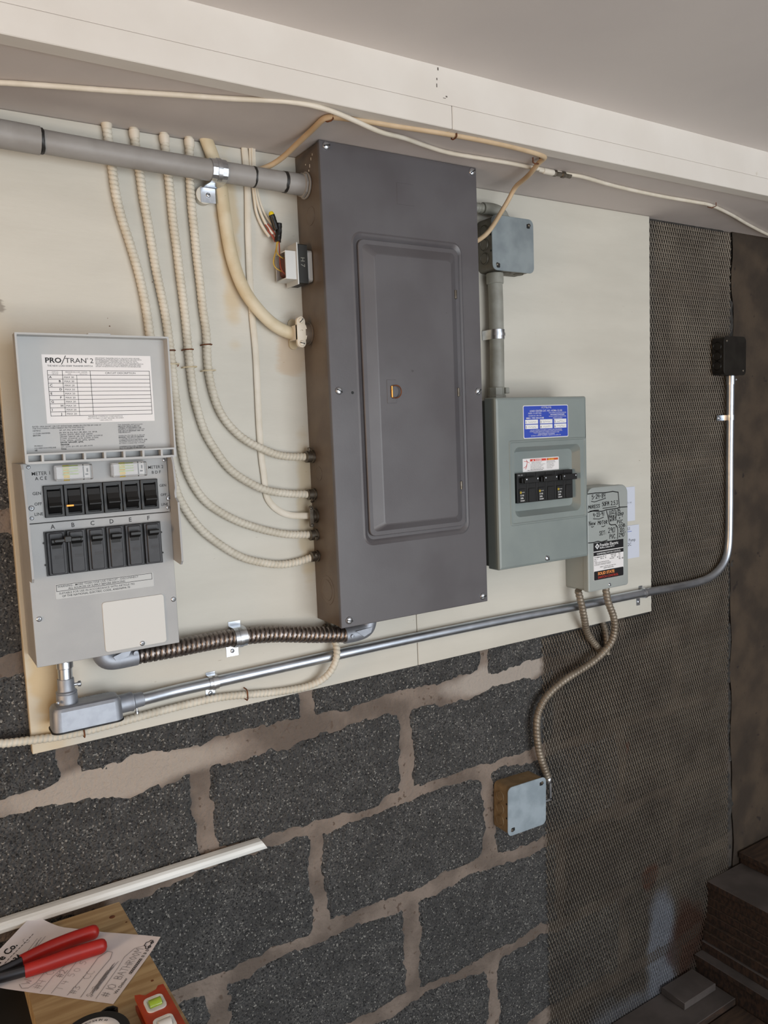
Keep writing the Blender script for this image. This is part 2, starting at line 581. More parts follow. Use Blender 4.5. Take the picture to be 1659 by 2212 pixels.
# hand lettering as pen strokes on a unit cell
STROKE = {
    '0': [[(.3, 0), (.05, .3), (.08, .75), (.4, 1), (.68, .7), (.62, .2), (.3, 0)]],
    '1': [[(.35, 0), (.4, 1)]],
    '2': [[(.05, .8), (.3, 1), (.6, .8), (.5, .5), (.05, .05), (.35, .1), (.7, .02)]],
    '3': [[(.05, .9), (.4, 1), (.6, .8), (.3, .55), (.65, .3), (.4, 0), (.05, .1)]],
    '4': [[(.1, 1), (.08, .5), (.65, .52)], [(.55, 1), (.5, 0)]],
    '5': [[(.62, 1), (.15, .95), (.1, .6), (.5, .6), (.65, .3), (.4, 0), (.05, .1)]],
    '8': [[(.6, .85), (.3, 1), (.1, .75), (.6, .3), (.35, 0), (.08, .25), (.6, .8)]],
    '9': [[(.6, .75), (.35, 1), (.08, .75), (.3, .5), (.6, .75), (.55, 0)]],
    '-': [[(.12, .5), (.5, .52)]], '.': [[(.2, .04), (.3, .06)]], ':': [[(.2, .1), (.28, .12)], [(.22, .55), (.3, .57)]],
    '/': [[(.1, -.1), (.5, 1.1)]], "'": [[(.3, 1.2), (.25, .9)]], '+': [[(.1, .4), (.6, .45)], [(.35, .7), (.32, .15)]],
    '#': [[(.2, 0), (.3, 1)], [(.5, 0), (.6, 1)], [(.05, .35), (.7, .4)], [(.08, .65), (.72, .7)]],
    'A': [[(.05, 0), (.35, 1), (.65, 0)], [(.15, .4), (.55, .4)]],
    'B': [[(.1, 0), (.12, 1), (.5, .9), (.5, .6), (.12, .52), (.6, .4), (.55, .08), (.1, 0)]],
    'C': [[(.6, .85), (.35, 1), (.08, .6), (.15, .1), (.45, 0), (.65, .15)]],
    'D': [[(.1, 0), (.12, 1), (.55, .75), (.55, .2), (.1, 0)]],
    'E': [[(.6, .95), (.12, 1), (.1, 0), (.6, .05)], [(.1, .52), (.5, .54)]],
    'F': [[(.6, .95), (.12, 1), (.1, 0)], [(.1, .52), (.5, .54)]],
    'H': [[(.1, 1), (.1, 0)], [(.6, 1), (.6, 0)], [(.1, .5), (.6, .52)]],
    'I': [[(.3, 0), (.32, 1)]],
    'M': [[(.05, 0), (.12, 1), (.38, .45), (.65, 1), (.72, 0)]],
    'N': [[(.08, 0), (.1, 1), (.6, 0), (.62, 1)]],
    'O': [[(.35, 0), (.06, .4), (.3, .95), (.62, .6), (.35, 0)]],
    'P': [[(.1, 0), (.14, 1), (.6, .85), (.55, .55), (.12, .5)]],
    'R': [[(.1, 0), (.12, 1), (.58, .85), (.5, .58), (.12, .52), (.62, 0)]],
    'S': [[(.6, .9), (.3, 1), (.1, .75), (.55, .35), (.4, 0), (.05, .1)]],
    'T': [[(.02, .95), (.68, 1)], [(.36, 1), (.33, 0)]],
    'V': [[(.05, 1), (.32, 0), (.66, 1.05)]],
    'W': [[(.02, 1), (.2, 0), (.38, .6), (.55, 0), (.75, 1)]],
    'e': [[(.08, .3), (.5, .38), (.35, .62), (.08, .35), (.2, .02), (.55, .1)]],
    'w': [[(.02, .6), (.18, 0), (.33, .45), (.5, 0), (.66, .6)]],
    'p': [[(.12, .6), (.08, -.4)], [(.1, .5), (.4, .62), (.5, .25), (.12, .05)]],
    'u': [[(.08, .6), (.1, .1), (.4, .08), (.5, .6), (.52, 0)]],
    'm': [[(.05, 0), (.08, .6), (.3, .5), (.32, 0)], [(.32, .4), (.55, .6), (.6, 0)]],
    ' ': [],
}


def hand_into(mb, s, x, z, h, w, y=0.0, mx=None, mat=0, adv=0.78, rot=0.0, wide=1.0, to=None):
    if to is not None:
        wide = (to - x) / (h * sum(0.45 if c in ".'I1:/" else adv for c in s))
    rnd = random.Random(s)
    ca, sa = cos(rot), sin(rot)
    cx = 0.0
    for ch in s:
        for st in STROKE.get(ch, []):
            P = []
            for (u, v) in st:
                a, b = cx + u * h * wide, v * h + rnd.uniform(-.03, .03) * h
                P.append((x + a * ca - b * sa, z + a * sa + b * ca))
            poly_into(mb, P, w, y, mx, mat)
        cx += (0.45 if ch in ".'I1:/" else adv) * h * wide
    return mb

# surveyed centre lines, in metres
PTS = {
    'bx1': [(-0.2956, -0.0065, 0.8992), (-0.2948, -0.0065, 0.8844), (-0.2917, -0.0065, 0.8409), (-0.2904, -0.0065, 0.8138), (-0.2851, -0.0065, 0.7813), (-0.2759, -0.0065, 0.7456), (-0.2672, -0.0065, 0.7099), (-0.2619, -0.0065, 0.6814), (-0.2576, -0.0065, 0.6472), (-0.2551, -0.0065, 0.6153), (-0.2516, -0.0065, 0.5677), (-0.2469, -0.0065, 0.5065), (-0.2396, -0.0065, 0.4304), (-0.2326, -0.0065, 0.3881), (-0.2256, -0.0065, 0.3643), (-0.1994, -0.0065, 0.3212), (-0.164, -0.0065, 0.2884), (-0.1267, -0.0065, 0.264), (-0.0792, -0.0065, 0.2491), (-0.0578, -0.0065, 0.2464), (-0.0289, -0.0065, 0.2483), (-0.0008, -0.0065, 0.2544)],
    'bx2': [(-0.2576, -0.0065, 0.901), (-0.2571, -0.0065, 0.8814), (-0.2534, -0.0065, 0.8403), (-0.2511, -0.0065, 0.8071), (-0.2467, -0.0065, 0.7738), (-0.243, -0.0065, 0.7401), (-0.2398, -0.0065, 0.7086), (-0.2356, -0.0065, 0.6803), (-0.2304, -0.0065, 0.6458), (-0.227, -0.0065, 0.6047), (-0.2253, -0.0065, 0.5782), (-0.2239, -0.0065, 0.5365), (-0.2215, -0.0065, 0.4881), (-0.2192, -0.0065, 0.449), (-0.2126, -0.0065, 0.4079), (-0.1892, -0.0065, 0.3635), (-0.146, -0.0065, 0.3307), (-0.1, -0.0065, 0.3099), (-0.0549, -0.0065, 0.2962), (-0.0264, -0.0065, 0.2925), (0.0003, -0.0065, 0.2905)],
    'bx3': [(-0.2143, -0.0065, 0.9009), (-0.2137, -0.0065, 0.8796), (-0.2116, -0.0065, 0.8407), (-0.2103, -0.0065, 0.8093), (-0.2091, -0.0065, 0.775), (-0.2061, -0.0065, 0.7373), (-0.2043, -0.0065, 0.7025), (-0.2017, -0.0065, 0.6675), (-0.1998, -0.0065, 0.6322), (-0.1988, -0.0065, 0.5938), (-0.197, -0.0065, 0.5558), (-0.1934, -0.0065, 0.5168), (-0.1822, -0.0065, 0.4708), (-0.1691, -0.0065, 0.4447), (-0.1413, -0.0065, 0.405), (-0.0961, -0.0065, 0.3747), (-0.0739, -0.0065, 0.3679), (-0.0395, -0.0065, 0.3615), (-0.0012, -0.0065, 0.3586)],
    'bx4': [(-0.1769, -0.0065, 0.9009), (-0.1776, -0.0065, 0.8797), (-0.1796, -0.0065, 0.8389), (-0.1793, -0.0065, 0.8016), (-0.1778, -0.0065, 0.7694), (-0.1763, -0.0065, 0.7283), (-0.1737, -0.0065, 0.6903), (-0.1719, -0.0065, 0.6512), (-0.1687, -0.0065, 0.6216), (-0.1692, -0.0065, 0.5916), (-0.1695, -0.0065, 0.5637), (-0.1638, -0.0065, 0.5263), (-0.1511, -0.0065, 0.4906), (-0.1226, -0.0065, 0.4573), (-0.0922, -0.0065, 0.4391), (-0.059, -0.0065, 0.4256), (-0.0243, -0.0065, 0.4216), (-0.003, -0.0065, 0.4213)],
    'seu': [(-0.1478, -0.011, 0.9013), (-0.1414, -0.011, 0.8776), (-0.1326, -0.011, 0.8437), (-0.1289, -0.011, 0.7972), (-0.1237, -0.011, 0.7496), (-0.1161, -0.011, 0.7141), (-0.1037, -0.011, 0.6813), (-0.0814, -0.011, 0.6519), (-0.0548, -0.011, 0.6306), (-0.0277, -0.011, 0.6206), (-0.0061, -0.011, 0.6205)],
    'nm': [(-0.0876, -0.005, 0.9023), (-0.0865, -0.005, 0.8707), (-0.0861, -0.005, 0.8396), (-0.0891, -0.005, 0.7785), (-0.0905, -0.005, 0.7171), (-0.0904, -0.005, 0.6552), (-0.0877, -0.005, 0.5964), (-0.0879, -0.005, 0.5404), (-0.0886, -0.005, 0.4892), (-0.0879, -0.005, 0.4256), (-0.0845, -0.005, 0.3888), (-0.084, -0.005, 0.3648), (-0.0791, -0.005, 0.3516), (-0.0636, -0.005, 0.3352), (-0.0433, -0.005, 0.3257), (-0.0051, -0.005, 0.3222)],
    'w1': [(-0.0788, -0.004, 0.9033), (-0.0798, -0.004, 0.8733), (-0.0777, -0.004, 0.8444), (-0.0755, -0.004, 0.8167), (-0.0739, -0.004, 0.8046), (-0.0656, -0.004, 0.786), (-0.0579, -0.004, 0.7701)],
    'w2': [(-0.0758, -0.006, 0.9017), (-0.0768, -0.006, 0.8732), (-0.0753, -0.006, 0.8477), (-0.0734, -0.006, 0.8269), (-0.0692, -0.006, 0.8106), (-0.0618, -0.006, 0.7923), (-0.0517, -0.006, 0.7742)],
    'w3': [(-0.0724, -0.005, 0.9011), (-0.0732, -0.005, 0.874), (-0.0719, -0.005, 0.8449), (-0.0686, -0.005, 0.8278), (-0.0644, -0.005, 0.8128), (-0.0573, -0.005, 0.8008), (-0.0486, -0.005, 0.7868)],
    'emt': [(-0.3102, -0.011, 0.0726), (-0.2894, -0.011, 0.0724), (-0.1975, -0.011, 0.0756), (-0.1078, -0.011, 0.0771), (0.0267, -0.011, 0.0802), (0.1495, -0.011, 0.0791), (0.3024, -0.011, 0.0806), (0.4414, -0.011, 0.078), (0.5947, -0.011, 0.0742), (0.7364, -0.011, 0.0736), (0.8262, -0.011, 0.073)],
    'emt2': [(0.9265, -0.008, 0.069), (1.024, 0, 0.0695), (1.08, 0.004, 0.0798), (1.112, 0.004, 0.094), (1.134, 0.004, 0.1307), (1.139, 0.004, 0.234), (1.138, 0.004, 0.3481), (1.139, 0.004, 0.4607), (1.14, 0.004, 0.5555)],
    'fmc': [(-0.3202, -0.03, 0.1442), (-0.3135, -0.03, 0.1444), (-0.2487, -0.03, 0.1436), (-0.1918, -0.03, 0.1426), (-0.1531, -0.03, 0.1417), (-0.0916, -0.03, 0.1361), (-0.0268, -0.03, 0.1272), (0.0272, -0.03, 0.1178), (0.0353, -0.03, 0.1172)],
    'bxb': [(-0.5228, -0.012, 0.057), (-0.5003, -0.01, 0.052), (-0.4611, -0.009, 0.0471), (-0.4072, -0.008, 0.0423), (-0.3393, -0.008, 0.0442), (-0.2669, -0.008, 0.0476), (-0.1905, -0.008, 0.0485), (-0.1417, -0.008, 0.0432), (-0.0874, -0.008, 0.0362), (-0.027, -0.012, 0.0348), (0.0037, -0.024, 0.05), (0.0167, -0.032, 0.0743), (0.0228, -0.03, 0.1017), (0.0306, -0.012, 0.1128), (0.0217, -0.012, 0.1321)],
    'cabA': [(-0.4698, -0.0804, 0.8985), (-0.4405, -0.091, 0.8985), (-0.3803, -0.1099, 0.8985), (-0.3123, -0.1293, 0.8985), (-0.2311, -0.1548, 0.8985), (-0.1748, -0.172, 0.8985), (-0.1064, -0.1964, 0.8985), (-0.0562, -0.2065, 0.8985), (-0.0095, -0.2004, 0.8985), (0.0454, -0.1853, 0.8985), (0.0973, -0.1675, 0.8985), (0.1568, -0.1434, 0.8985), (0.2086, -0.1343, 0.8985), (0.2733, -0.1368, 0.8985), (0.3311, -0.1395, 0.8985), (0.3839, -0.1388, 0.8985), (0.4002, -0.1386, 0.8985), (0.4335, -0.1382, 0.8985), (0.4561, -0.1379, 0.8985), (0.4796, -0.1405, 0.8985), (0.5046, -0.141, 0.8985), (0.6036, -0.1281, 0.8985), (0.7294, -0.122, 0.8985), (0.8406, -0.1244, 0.8985), (0.8946, -0.1235, 0.8985), (1.009, -0.0942, 0.8985), (1.138, -0.0541, 0.8985), (1.297, 0.0004, 0.8985), (1.448, 0.054, 0.8985)],
    'cabB': [(-0.0358, -0.1749, 0.8985), (-0.0139, -0.1821, 0.8985), (0.0281, -0.1881, 0.8985), (0.0734, -0.1914, 0.8985), (0.1193, -0.1963, 0.8985), (0.1638, -0.1998, 0.8985), (0.22, -0.202, 0.8985), (0.277, -0.2012, 0.8985), (0.3299, -0.197, 0.8985), (0.3517, -0.1933, 0.8985), (0.3654, -0.1854, 0.8985), (0.3617, -0.1739, 0.8985)],
    'cabB0': [(-0.078, -0.006, 0.8668), (-0.0569, -0.012, 0.8721), (-0.0405, -0.02, 0.8783), (-0.0312, -0.035, 0.8862), (-0.0268, -0.06, 0.8962), (-0.0228, -0.085, 0.909)],
    'cabB1': [(0.4234, -0.085, 0.9238), (0.412, -0.06, 0.9069), (0.3966, -0.045, 0.8805), (0.3691, -0.05, 0.8393), (0.3463, -0.05, 0.8046), (0.3353, -0.05, 0.7946), (0.3266, -0.05, 0.789)],
    'gb1': [(0.5856, -0.035, 0.1128), (0.5932, -0.035, 0.0902), (0.6072, -0.03, 0.0528), (0.6349, -0.02, 0.0113), (0.6787, -0.005, -0.0303), (0.6984, 0, -0.0475)],
    'gb2': [(0.6624, -0.04, 0.1046), (0.6677, -0.04, 0.0799), (0.6865, -0.038, 0.0464), (0.6949, -0.034, 0.019), (0.6948, -0.026, -0.0133), (0.6715, -0.018, -0.0395), (0.6331, -0.014, -0.0576), (0.5797, -0.012, -0.0727), (0.5411, -0.01, -0.0882), (0.5071, -0.008, -0.1112), (0.4895, -0.008, -0.1418), (0.4884, -0.008, -0.1812), (0.4951, -0.008, -0.2227), (0.5116, -0.006, -0.263), (0.52, -0.005, -0.2849)],
    'gb3': [(0.7027, 0.012, 0.0348), (0.7059, 0.01, 0.0034), (0.7062, 0.008, -0.0224), (0.7057, 0.004, -0.0498)],
    'pvc': [(-0.4691, -0.031, 0.8592), (-0.4373, -0.031, 0.8575), (-0.3772, -0.031, 0.8553), (-0.2578, -0.031, 0.8522), (-0.1702, -0.031, 0.851), (-0.075, -0.031, 0.8497), (-0.0243, -0.031, 0.8486), (-0.0033, -0.031, 0.8485)],
}

# ================================================================ THE SETTING
FLOOR = -0.97
SOF = 0.9025
# ceiling and the boxed beam above the boards
structure('ceiling', MB().box(-2.8, 2.6, -4.2, -0.20, 0.984, 1.03), 'ceiling_paint')
structure('trim_1', MB().box(-2.8, 2.6, -0.212, 0.09, SOF, 0.99), 'soffit_paint')
structure('trim_2', MB().box(-2.8, 0.1536, -0.2160, -0.1900, 0.8990, 0.9322, b=0.0010), 'fascia_paint')
structure('trim_3', MB().box(0.1544, 2.6, -0.2160, -0.1900, 0.8990, 0.9322, b=0.0010), 'fascia_paint')
structure('trim_4', MB().box(-2.8, 2.6, -0.2150, -0.2115, 0.9325, 0.9845), 'fascia_paint')
mb = MB()
for a, c, w in (((0.137, 0.973), (0.1365, 0.969), 0.0016), ((0.1345, 0.958), (0.134, 0.955), 0.0012), ((0.1335, 0.950), (0.134, 0.945), 0.001),
                ((0.1505, 0.936), (0.1515, 0.934), 0.0018), ((0.145, 0.9325), (0.149, 0.9318), 0.0008)):
    mb.box(min(a[0], c[0]) - w / 2, max(a[0], c[0]) + w / 2, -0.2153, -0.2148, min(a[1], c[1]), max(a[1], c[1]))
mb.v = [(x - 0.006, y, z + 0.0085) for x, y, z in mb.v]
structure('trim_5', mb, 'crack_dark')
structure('floor', MB().box(-2.8, 2.6, -4.2, 0.09, FLOOR - 0.05, FLOOR), 'floor_concrete')
structure('wall_left', MB().box(-2.9, -2.8, -4.2, 0.09, FLOOR, 0.99), 'left_wall')
structure('wall_right', MB().box(2.5, 2.6, -4.2, 0.09, FLOOR, 0.99), 'dark_wall')

# block wall: mortar sheet, then every visible block a part of it
WALL_Y = 0.018
nx, nz_ = 150, 90
mb = MB()
X0, X1, Z0, Z1 = -1.9, 2.5, FLOOR, 0.95
vs = []
for j in range(nz_ + 1):
    for i in range(nx + 1):
        x, z = X0 + (X1 - X0) * i / nx, Z0 + (Z1 - Z0) * j / nz_
        vs.append((x, WALL_Y + 0.0012 * noise.noise(Vector((x * 9, z * 9, 3))), z))
fs = [(j * (nx + 1) + i, j * (nx + 1) + i + 1, (j + 1) * (nx + 1) + i + 1, (j + 1) * (nx + 1) + i) for j in range(nz_) for i in range(nx)]
mb.add(vs, fs)
mb.m = [1 if (X0 + (X1 - X0) * (k % nx + 0.5) / nx) > 0.527 else 0 for k in range(len(fs))]
wall = structure('wall_back', mb, ['mortar', 'mortar_dark'])

BEDS = [-0.970, -0.841, -0.638, -0.435, -0.232, -0.050, 0.152, 0.355, 0.558, 0.761, 0.95]


def block_mesh(x0, x1, z0, z1, seed, coarse=False):
    st = 0.012 if coarse else 0.0058
    a, c = max(4, int((x1 - x0) / st)), max(4, int((z1 - z0) / st))
    mb = MB()
    vs = []
    for j in range(c + 1):
        for i in range(a + 1):
            x, z = x0 + (x1 - x0) * i / a, z0 + (z1 - z0) * j / c
            v = Vector((x, seed * 3.7, z))
            # the joint near z = -0.05 was smeared wide
            wid = 0.020 * max(0.0, 0.35 + noise.noise(Vector((x * 5, 2, 0)))) if x < 0.55 else 0.0
            e = min(x - x0 - 0.002, x1 - x - 0.002, z - z0 - (wid if abs(z0 + 0.05) < 0.01 else 0), z1 - z - (wid if abs(z1 + 0.05) < 0.01 else 0))
            rag = 0.013 * noise.noise(v * 11) + 0.007 * noise.noise(v * 40) + 0.004 * noise.noise(v * 110)
            t = min(max((e - 0.013 + rag) / 0.010 + 0.5, 0), 1)
            y = WALL_Y + 0.0045 - 0.0085 * t - 0.0016 * noise.noise(v * 60) - 0.0016 * noise.noise(v * 150)
            vs.append((x + 0.001 * noise.noise(v * 90), y, z))
    fs = [(j * (a + 1) + i, j * (a + 1) + i + 1, (j + 1) * (a + 1) + i + 1, (j + 1) * (a + 1) + i) for j in range(c) for i in range(a)]
    mb.add(vs, fs)
    return mb


seed = 0
for row in range(len(BEDS) - 1):
    z0, z1 = BEDS[row], BEDS[row + 1]
    off = -0.213 if (row % 2 == 0) else -0.018
    k0 = -5
    for k in range(k0, 5):
        xa = off + 0.3925 * k
        xb = xa + 0.3925
        if xb < -1.1 or xa > 1.17:
            continue
        if row >= 6 and xa > -0.52 and xb < 0.80:
            continue                               # wholly behind the boards
        seed += 1
        far = row >= 6 and xa > 0.5
        if xb > 1.20:
            xb = 1.20
        part('block', block_mesh(xa, xb, z0, z1, seed, far), ['lath_wall' if xa > 0.5 else 'block'], wall, angle=60)

# brown parging on the wall to the right of the lath
mb = MB()
pts = []
nx, nz_ = 44, 70
vs = []
for j in range(nz_ + 1):
    for i in range(nx + 1):
        x, z = 1.172 + 1.3 * i / nx, FLOOR + (0.92 - FLOOR) * j / nz_
        v = Vector((x, 0, z))
        if i == 0:
            x += 0.010 * noise.noise(v * 9) + 0.035 * max(0.0, (-z) - 0.2) * 0.9
        vs.append((x, 0.013 - 0.003 * noise.noise(v * 6) - 0.002 * noise.noise(v * 22), z))
fs = [(j * (nx + 1) + i, j * (nx + 1) + i + 1, (j + 1) * (nx + 1) + i + 1, (j + 1) * (nx + 1) + i) for j in range(nz_) for i in range(nx)]
part('parging', MB().add(vs, fs), ['parging'], wall, angle=60)

# expanded metal lath
lath = thing('metal_lath', 'dark expanded metal lath sheet covering the block wall beside the cream boards', 'lath', (0.85, 0.01, FLOOR))
mb = MB()
LX0, LX1, LZ0, LZ1 = 0.527, 1.160, -0.955, 0.8985
PX, PZ = 0.0081, 0.0196
nx, nz_ = int((LX1 - LX0) / PX), int((LZ1 - LZ0) / (PZ / 2))


def lath_y(x, z):
    v = Vector((x, 1.3, z))
    y = 0.0100 - 0.0016 * noise.noise(v * 5) - 0.0010 * noise.noise(v * 17)
    if x > 1.12:
        y -= (x - 1.12) * 0.05 * max(0.0, min(1.0, z + 0.2))
    return y


for j in range(nz_):
    for i in range(nx):
        xa = LX0 + i * PX + (PX / 2 if j % 2 else 0)
        za = LZ0 + j * PZ / 2
        if xa < 0.8585 and za > 0.010:
            continue                               # the sheet stops at the boards
        # flattened bond between two diamonds
        hb = 0.0034 if j % 2 == 0 else 0.0026
        x_c = xa + 0.014 * max(0, -za - 0.4) * (xa - 0.5)
        yc_ = lath_y(x_c, za)
        mb.add([(x_c - 0.0013, yc_ - 0.0004, za - hb), (x_c + 0.0012, yc_ - 0.0002, za - hb), (x_c + 0.0015, yc_ - 0.0022, za + hb), (x_c - 0.0010, yc_ - 0.0024, za + hb),
                (x_c, yc_ + 0.0012, za)], [(0, 1, 2, 3), (1, 0, 4), (2, 1, 4), (3, 2, 4), (0, 3, 4)])
        for sgn in (-1, 1):
            xb, zb = xa + sgn * PX / 2, za + PZ / 2
            x_a, x_b = xa + 0.014 * max(0, -za - 0.4) * (xa - 0.5), xb + 0.014 * max(0, -zb - 0.4) * (xb - 0.5)
            ya, yb = lath_y(x_a, za), lath_y(x_b, zb)
            t = 0.0019 if sgn > 0 else 0.0011
            d = 0.0007 * sgn
            mb.add([(x_a - t / 2, ya - d, za), (x_a + t / 2, ya + d, za), (x_a, ya + 0.0016, za),
                    (x_b - t / 2, yb - d - 0.0009, zb), (x_b + t / 2, yb + d - 0.0009, zb), (x_b, yb + 0.0008, zb)],
                   [(0, 1, 4, 3), (1, 2, 5, 4), (2, 0, 3, 5)])
part('strands', mb, ['lath_metal'], lath, kind='stuff')

# ================================================================ BOARDS
for x0, x1, lab in ((-0.4596, 0.2034, 'large cream painted plywood board behind the dark breaker panel and transfer switch'),
                    (0.2046, 0.8555, 'cream painted plywood board behind the load center, its right edge beside the metal lath')):
    b = thing('plywood_board', lab, 'board', mesh=MB().box(x0, x1, 0.0, 0.0172, 0.0227, 0.9018, b=0.0008).mesh('plywood_board', ['board_paint']),
              group='plywood backing boards')
    if x0 < 0:
        rnd = random.Random(5)
        mb = MB()
        for x, z, w, h, a in ((-0.2185, 0.5820, 0.0012, 0.0018, 0), (-0.2170, 0.5740, 0.0030, 0.0022, 0.6), (-0.2135, 0.5690, 0.0022, 0.0052, 0.5), (-0.2190, 0.5660, 0.0012, 0.0020, 0.4),
                              (-0.2175, 0.5600, 0.0018, 0.0042, 0.4), (-0.2210, 0.6050, 0.0009, 0.0030, 0.2), (-0.2215, 0.6160, 0.0008, 0.0020, 0.1), (-0.2230, 0.6380, 0.0006, 0.0012, 0),
                              (-0.3100, 0.6240, 0.0022, 0.0020, 0.3), (-0.3120, 0.6350, 0.0008, 0.0012, 0.3), (-0.4290, 0.4640, 0.0026, 0.0022, 0.2), (-0.2440, 0.6900, 0.0018, 0.0014, 0.0)):
            P = []
            for k in range(8):
                r = rnd.uniform(0.6, 1.0)
                u, v = w * r * cos(k * pi / 4) * 0.6, h * r * sin(k * pi / 4) * 0.6
                P.append((x + u * cos(a) + v * sin(a), z - u * sin(a) + v * cos(a)))
            mb.prism(P, 'y', -0.0003, 0.0001)
        part('chipped_spots', mb, ['rusty'], b, kind='stuff')

# ================================================================ BREAKER PANEL
PD = 0.0875
bp = thing('breaker_panel', 'tall dark grey breaker panel with a closed embossed door, touching the soffit', 'breaker panel', (0.15, -0.001, 0.1455))
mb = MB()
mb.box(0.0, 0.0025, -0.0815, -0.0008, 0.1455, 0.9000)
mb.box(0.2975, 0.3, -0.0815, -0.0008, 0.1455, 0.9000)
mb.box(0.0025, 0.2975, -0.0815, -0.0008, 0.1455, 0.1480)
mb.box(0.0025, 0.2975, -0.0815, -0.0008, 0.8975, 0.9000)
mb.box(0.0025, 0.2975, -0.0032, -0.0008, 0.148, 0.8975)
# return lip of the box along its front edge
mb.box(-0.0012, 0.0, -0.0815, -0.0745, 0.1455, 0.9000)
part('enclosure', mb, ['panel_box_warm_lit'], bp)
mb = MB()
O = (0.0525, 0.2595, 0.2785, 0.7665)


def ins(b, d):
    return (b[0] + d, b[1] - d, b[2] + d, b[3] - d)


def rl(b, r, y, n=6):
    return [(x, y, z) for x, z in rr(b[0], b[1], b[2], b[3], r, n)]


C = (-0.0020, 0.3020, 0.1440, 0.9015)
mb.loft([rl(C, 0.001, -0.0815), rl(C, 0.001, -PD + 0.0008), rl(ins(C, 0.0010), 0.001, -PD), rl(ins(O, -0.006), 0.019, -PD),
         rl(ins(O, -0.003), 0.016, -PD - 0.0012), rl(O, 0.014, -PD + 0.0004), rl(ins(O, 0.0035), 0.012, -PD + 0.0030)], False, True)
part('cover', mb, ['panel_grey'], bp)
D = (0.0578, 0.2555, 0.2875, 0.7610)
mb = MB()
mb.loft([rl(D, 0.011, -PD + 0.003), rl(D, 0.011, -PD - 0.0012), rl(ins(D, 0.0010), 0.010, -PD - 0.0022), rl(ins(D, 0.0075), 0.008, -PD - 0.0022),
         (lambda b: rl(b, 0.006, -PD - 0.0088))((0.0815, 0.2355, 0.3045, 0.7395)),
         (lambda b: rl(b, 0.006, -PD - 0.0094))((0.0835, 0.2335, 0.3065, 0.7375))], False, True)
door = part('door', mb, ['panel_grey'], bp)
# hasp plate and wire ring on the door
mb = MB().plate(0.0965, 0.1150, 0.5030, 0.5405, 0.0006, -PD - 0.0092, -PD - 0.0101, 0.0003)
part('latch_plate', mb, ['panel_grey'], door)
mb = MB()
ring = [(0.1045, -PD - 0.0125, 0.5125 + 0.018 * t) for t in (0, 1)]
arc = [(0.1045 + 0.001, -PD - 0.012, 0.5305), (0.114, -PD - 0.0125, 0.5320), (0.1195, -PD - 0.0135, 0.5295), (0.1225, -PD - 0.014, 0.5215),
       (0.1195, -PD - 0.0135, 0.5135), (0.113, -PD - 0.0125, 0.5105), (0.1055, -PD - 0.012, 0.5120)]
mb.sweep(arc, 0.0010, 8, 0.0012, 1)
mb.sweep([(0.1050, -PD - 0.0118, 0.5122), (0.1050, -PD - 0.0118, 0.5305)], 0.0017, 10, None, 0)
part('ring_pull', mb, ['brass', 'rusty'], door, label='small brass and rusty wire ring pull')
for z in (0.685, 0.520, 0.359):
    mb = MB().lathe((0.2462, -PD - 0.0030, z - 0.0075), (0, 0, 1), [(0.0015, 0), (0.0032, 0.0006), (0.0032, 0.0144), (0.0015, 0.015)], 12)
    part('hinge', mb, ['old_steel'], bp)
for x, z, k in ((0.0095, 0.8935, 'slot'), (0.2920, 0.8935, 'slot'), (0.0125, 0.524, 'slot'), (0.2925, 0.521, 'slot'), (0.0125, 0.1555, 'slot'), (0.2905, 0.1545, 'slot')):
    screw(bp, (x, -PD - 0.0005, z), 0.0062, k, random.uniform(-0.9, 1.2))
part('screw_hole', MB().lathe((0.0375, -PD + 0.0002, 0.521), (0, -1, 0), [(0.0024, 0), (0.0024, 0.0006), (0.0, 0.0007)], 12), ['gasket'], bp)
mb = MB()
mb.plate(0.136, 0.170, 0.8225, 0.8565, 0.0008, -PD + 0.0001, -PD - 0.0004, 0.0003)
part('embossed_square', mb, ['panel_grey'], bp)


def ring_x(mb, y, z, r, x, w=0.0010, h=0.0005, seg=28):
    """thin concentric groove of a knock-out on a face looking to -X"""
    mb.lathe((x, y, z), (-1, 0, 0), [(r + w, -0.0005), (r + w * 0.7, h), (r - w * 0.7, h), (r - w, 0.0002)], seg)


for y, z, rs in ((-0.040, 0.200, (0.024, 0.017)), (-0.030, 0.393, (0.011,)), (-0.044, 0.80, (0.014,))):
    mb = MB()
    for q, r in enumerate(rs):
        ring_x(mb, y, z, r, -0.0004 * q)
    part('knockout', mb, ['panel_box_warm_lit'], bp)
# paint marks scratched near the top of the box side
mb = MB()
for (y, z, a) in ((-0.055, 0.883, 0.004), (-0.050, 0.874, 0.005), (-0.046, 0.868, 0.003), (-0.041, 0.862, 0.003), (-0.060, 0.888, 0.003), (-0.036, 0.880, 0.002)):
    mb.box(-0.0004, 0.0, y - 0.0007, y + 0.0007, z - a / 2, z + a / 2)
part('paint_scratches', mb, ['cable_white'], bp)

# ================================================================ TRANSFER SWITCH
ts = thing('transfer_switch', 'light grey generator transfer switch with its lid raised over black rocker switches', 'transfer switch', (-0.36, -0.001, 0.1675))
TY = -0.080
mb = MB()
mb.box(-0.4540, -0.4515, TY + 0.002, -0.0008, 0.1675, 0.4345)
mb.box(-0.2665, -0.2640, TY + 0.002, -0.0008, 0.1675, 0.4345)
mb.box(-0.4515, -0.2665, TY + 0.002, -0.0008, 0.1675, 0.1700)
mb.box(-0.4515, -0.2665, TY + 0.002, -0.0008, 0.4320, 0.4345)
mb.box(-0.4515, -0.2665, -0.0033, -0.0008, 0.17, 0.432)
part('enclosure', mb, ['switch_grey'], ts)
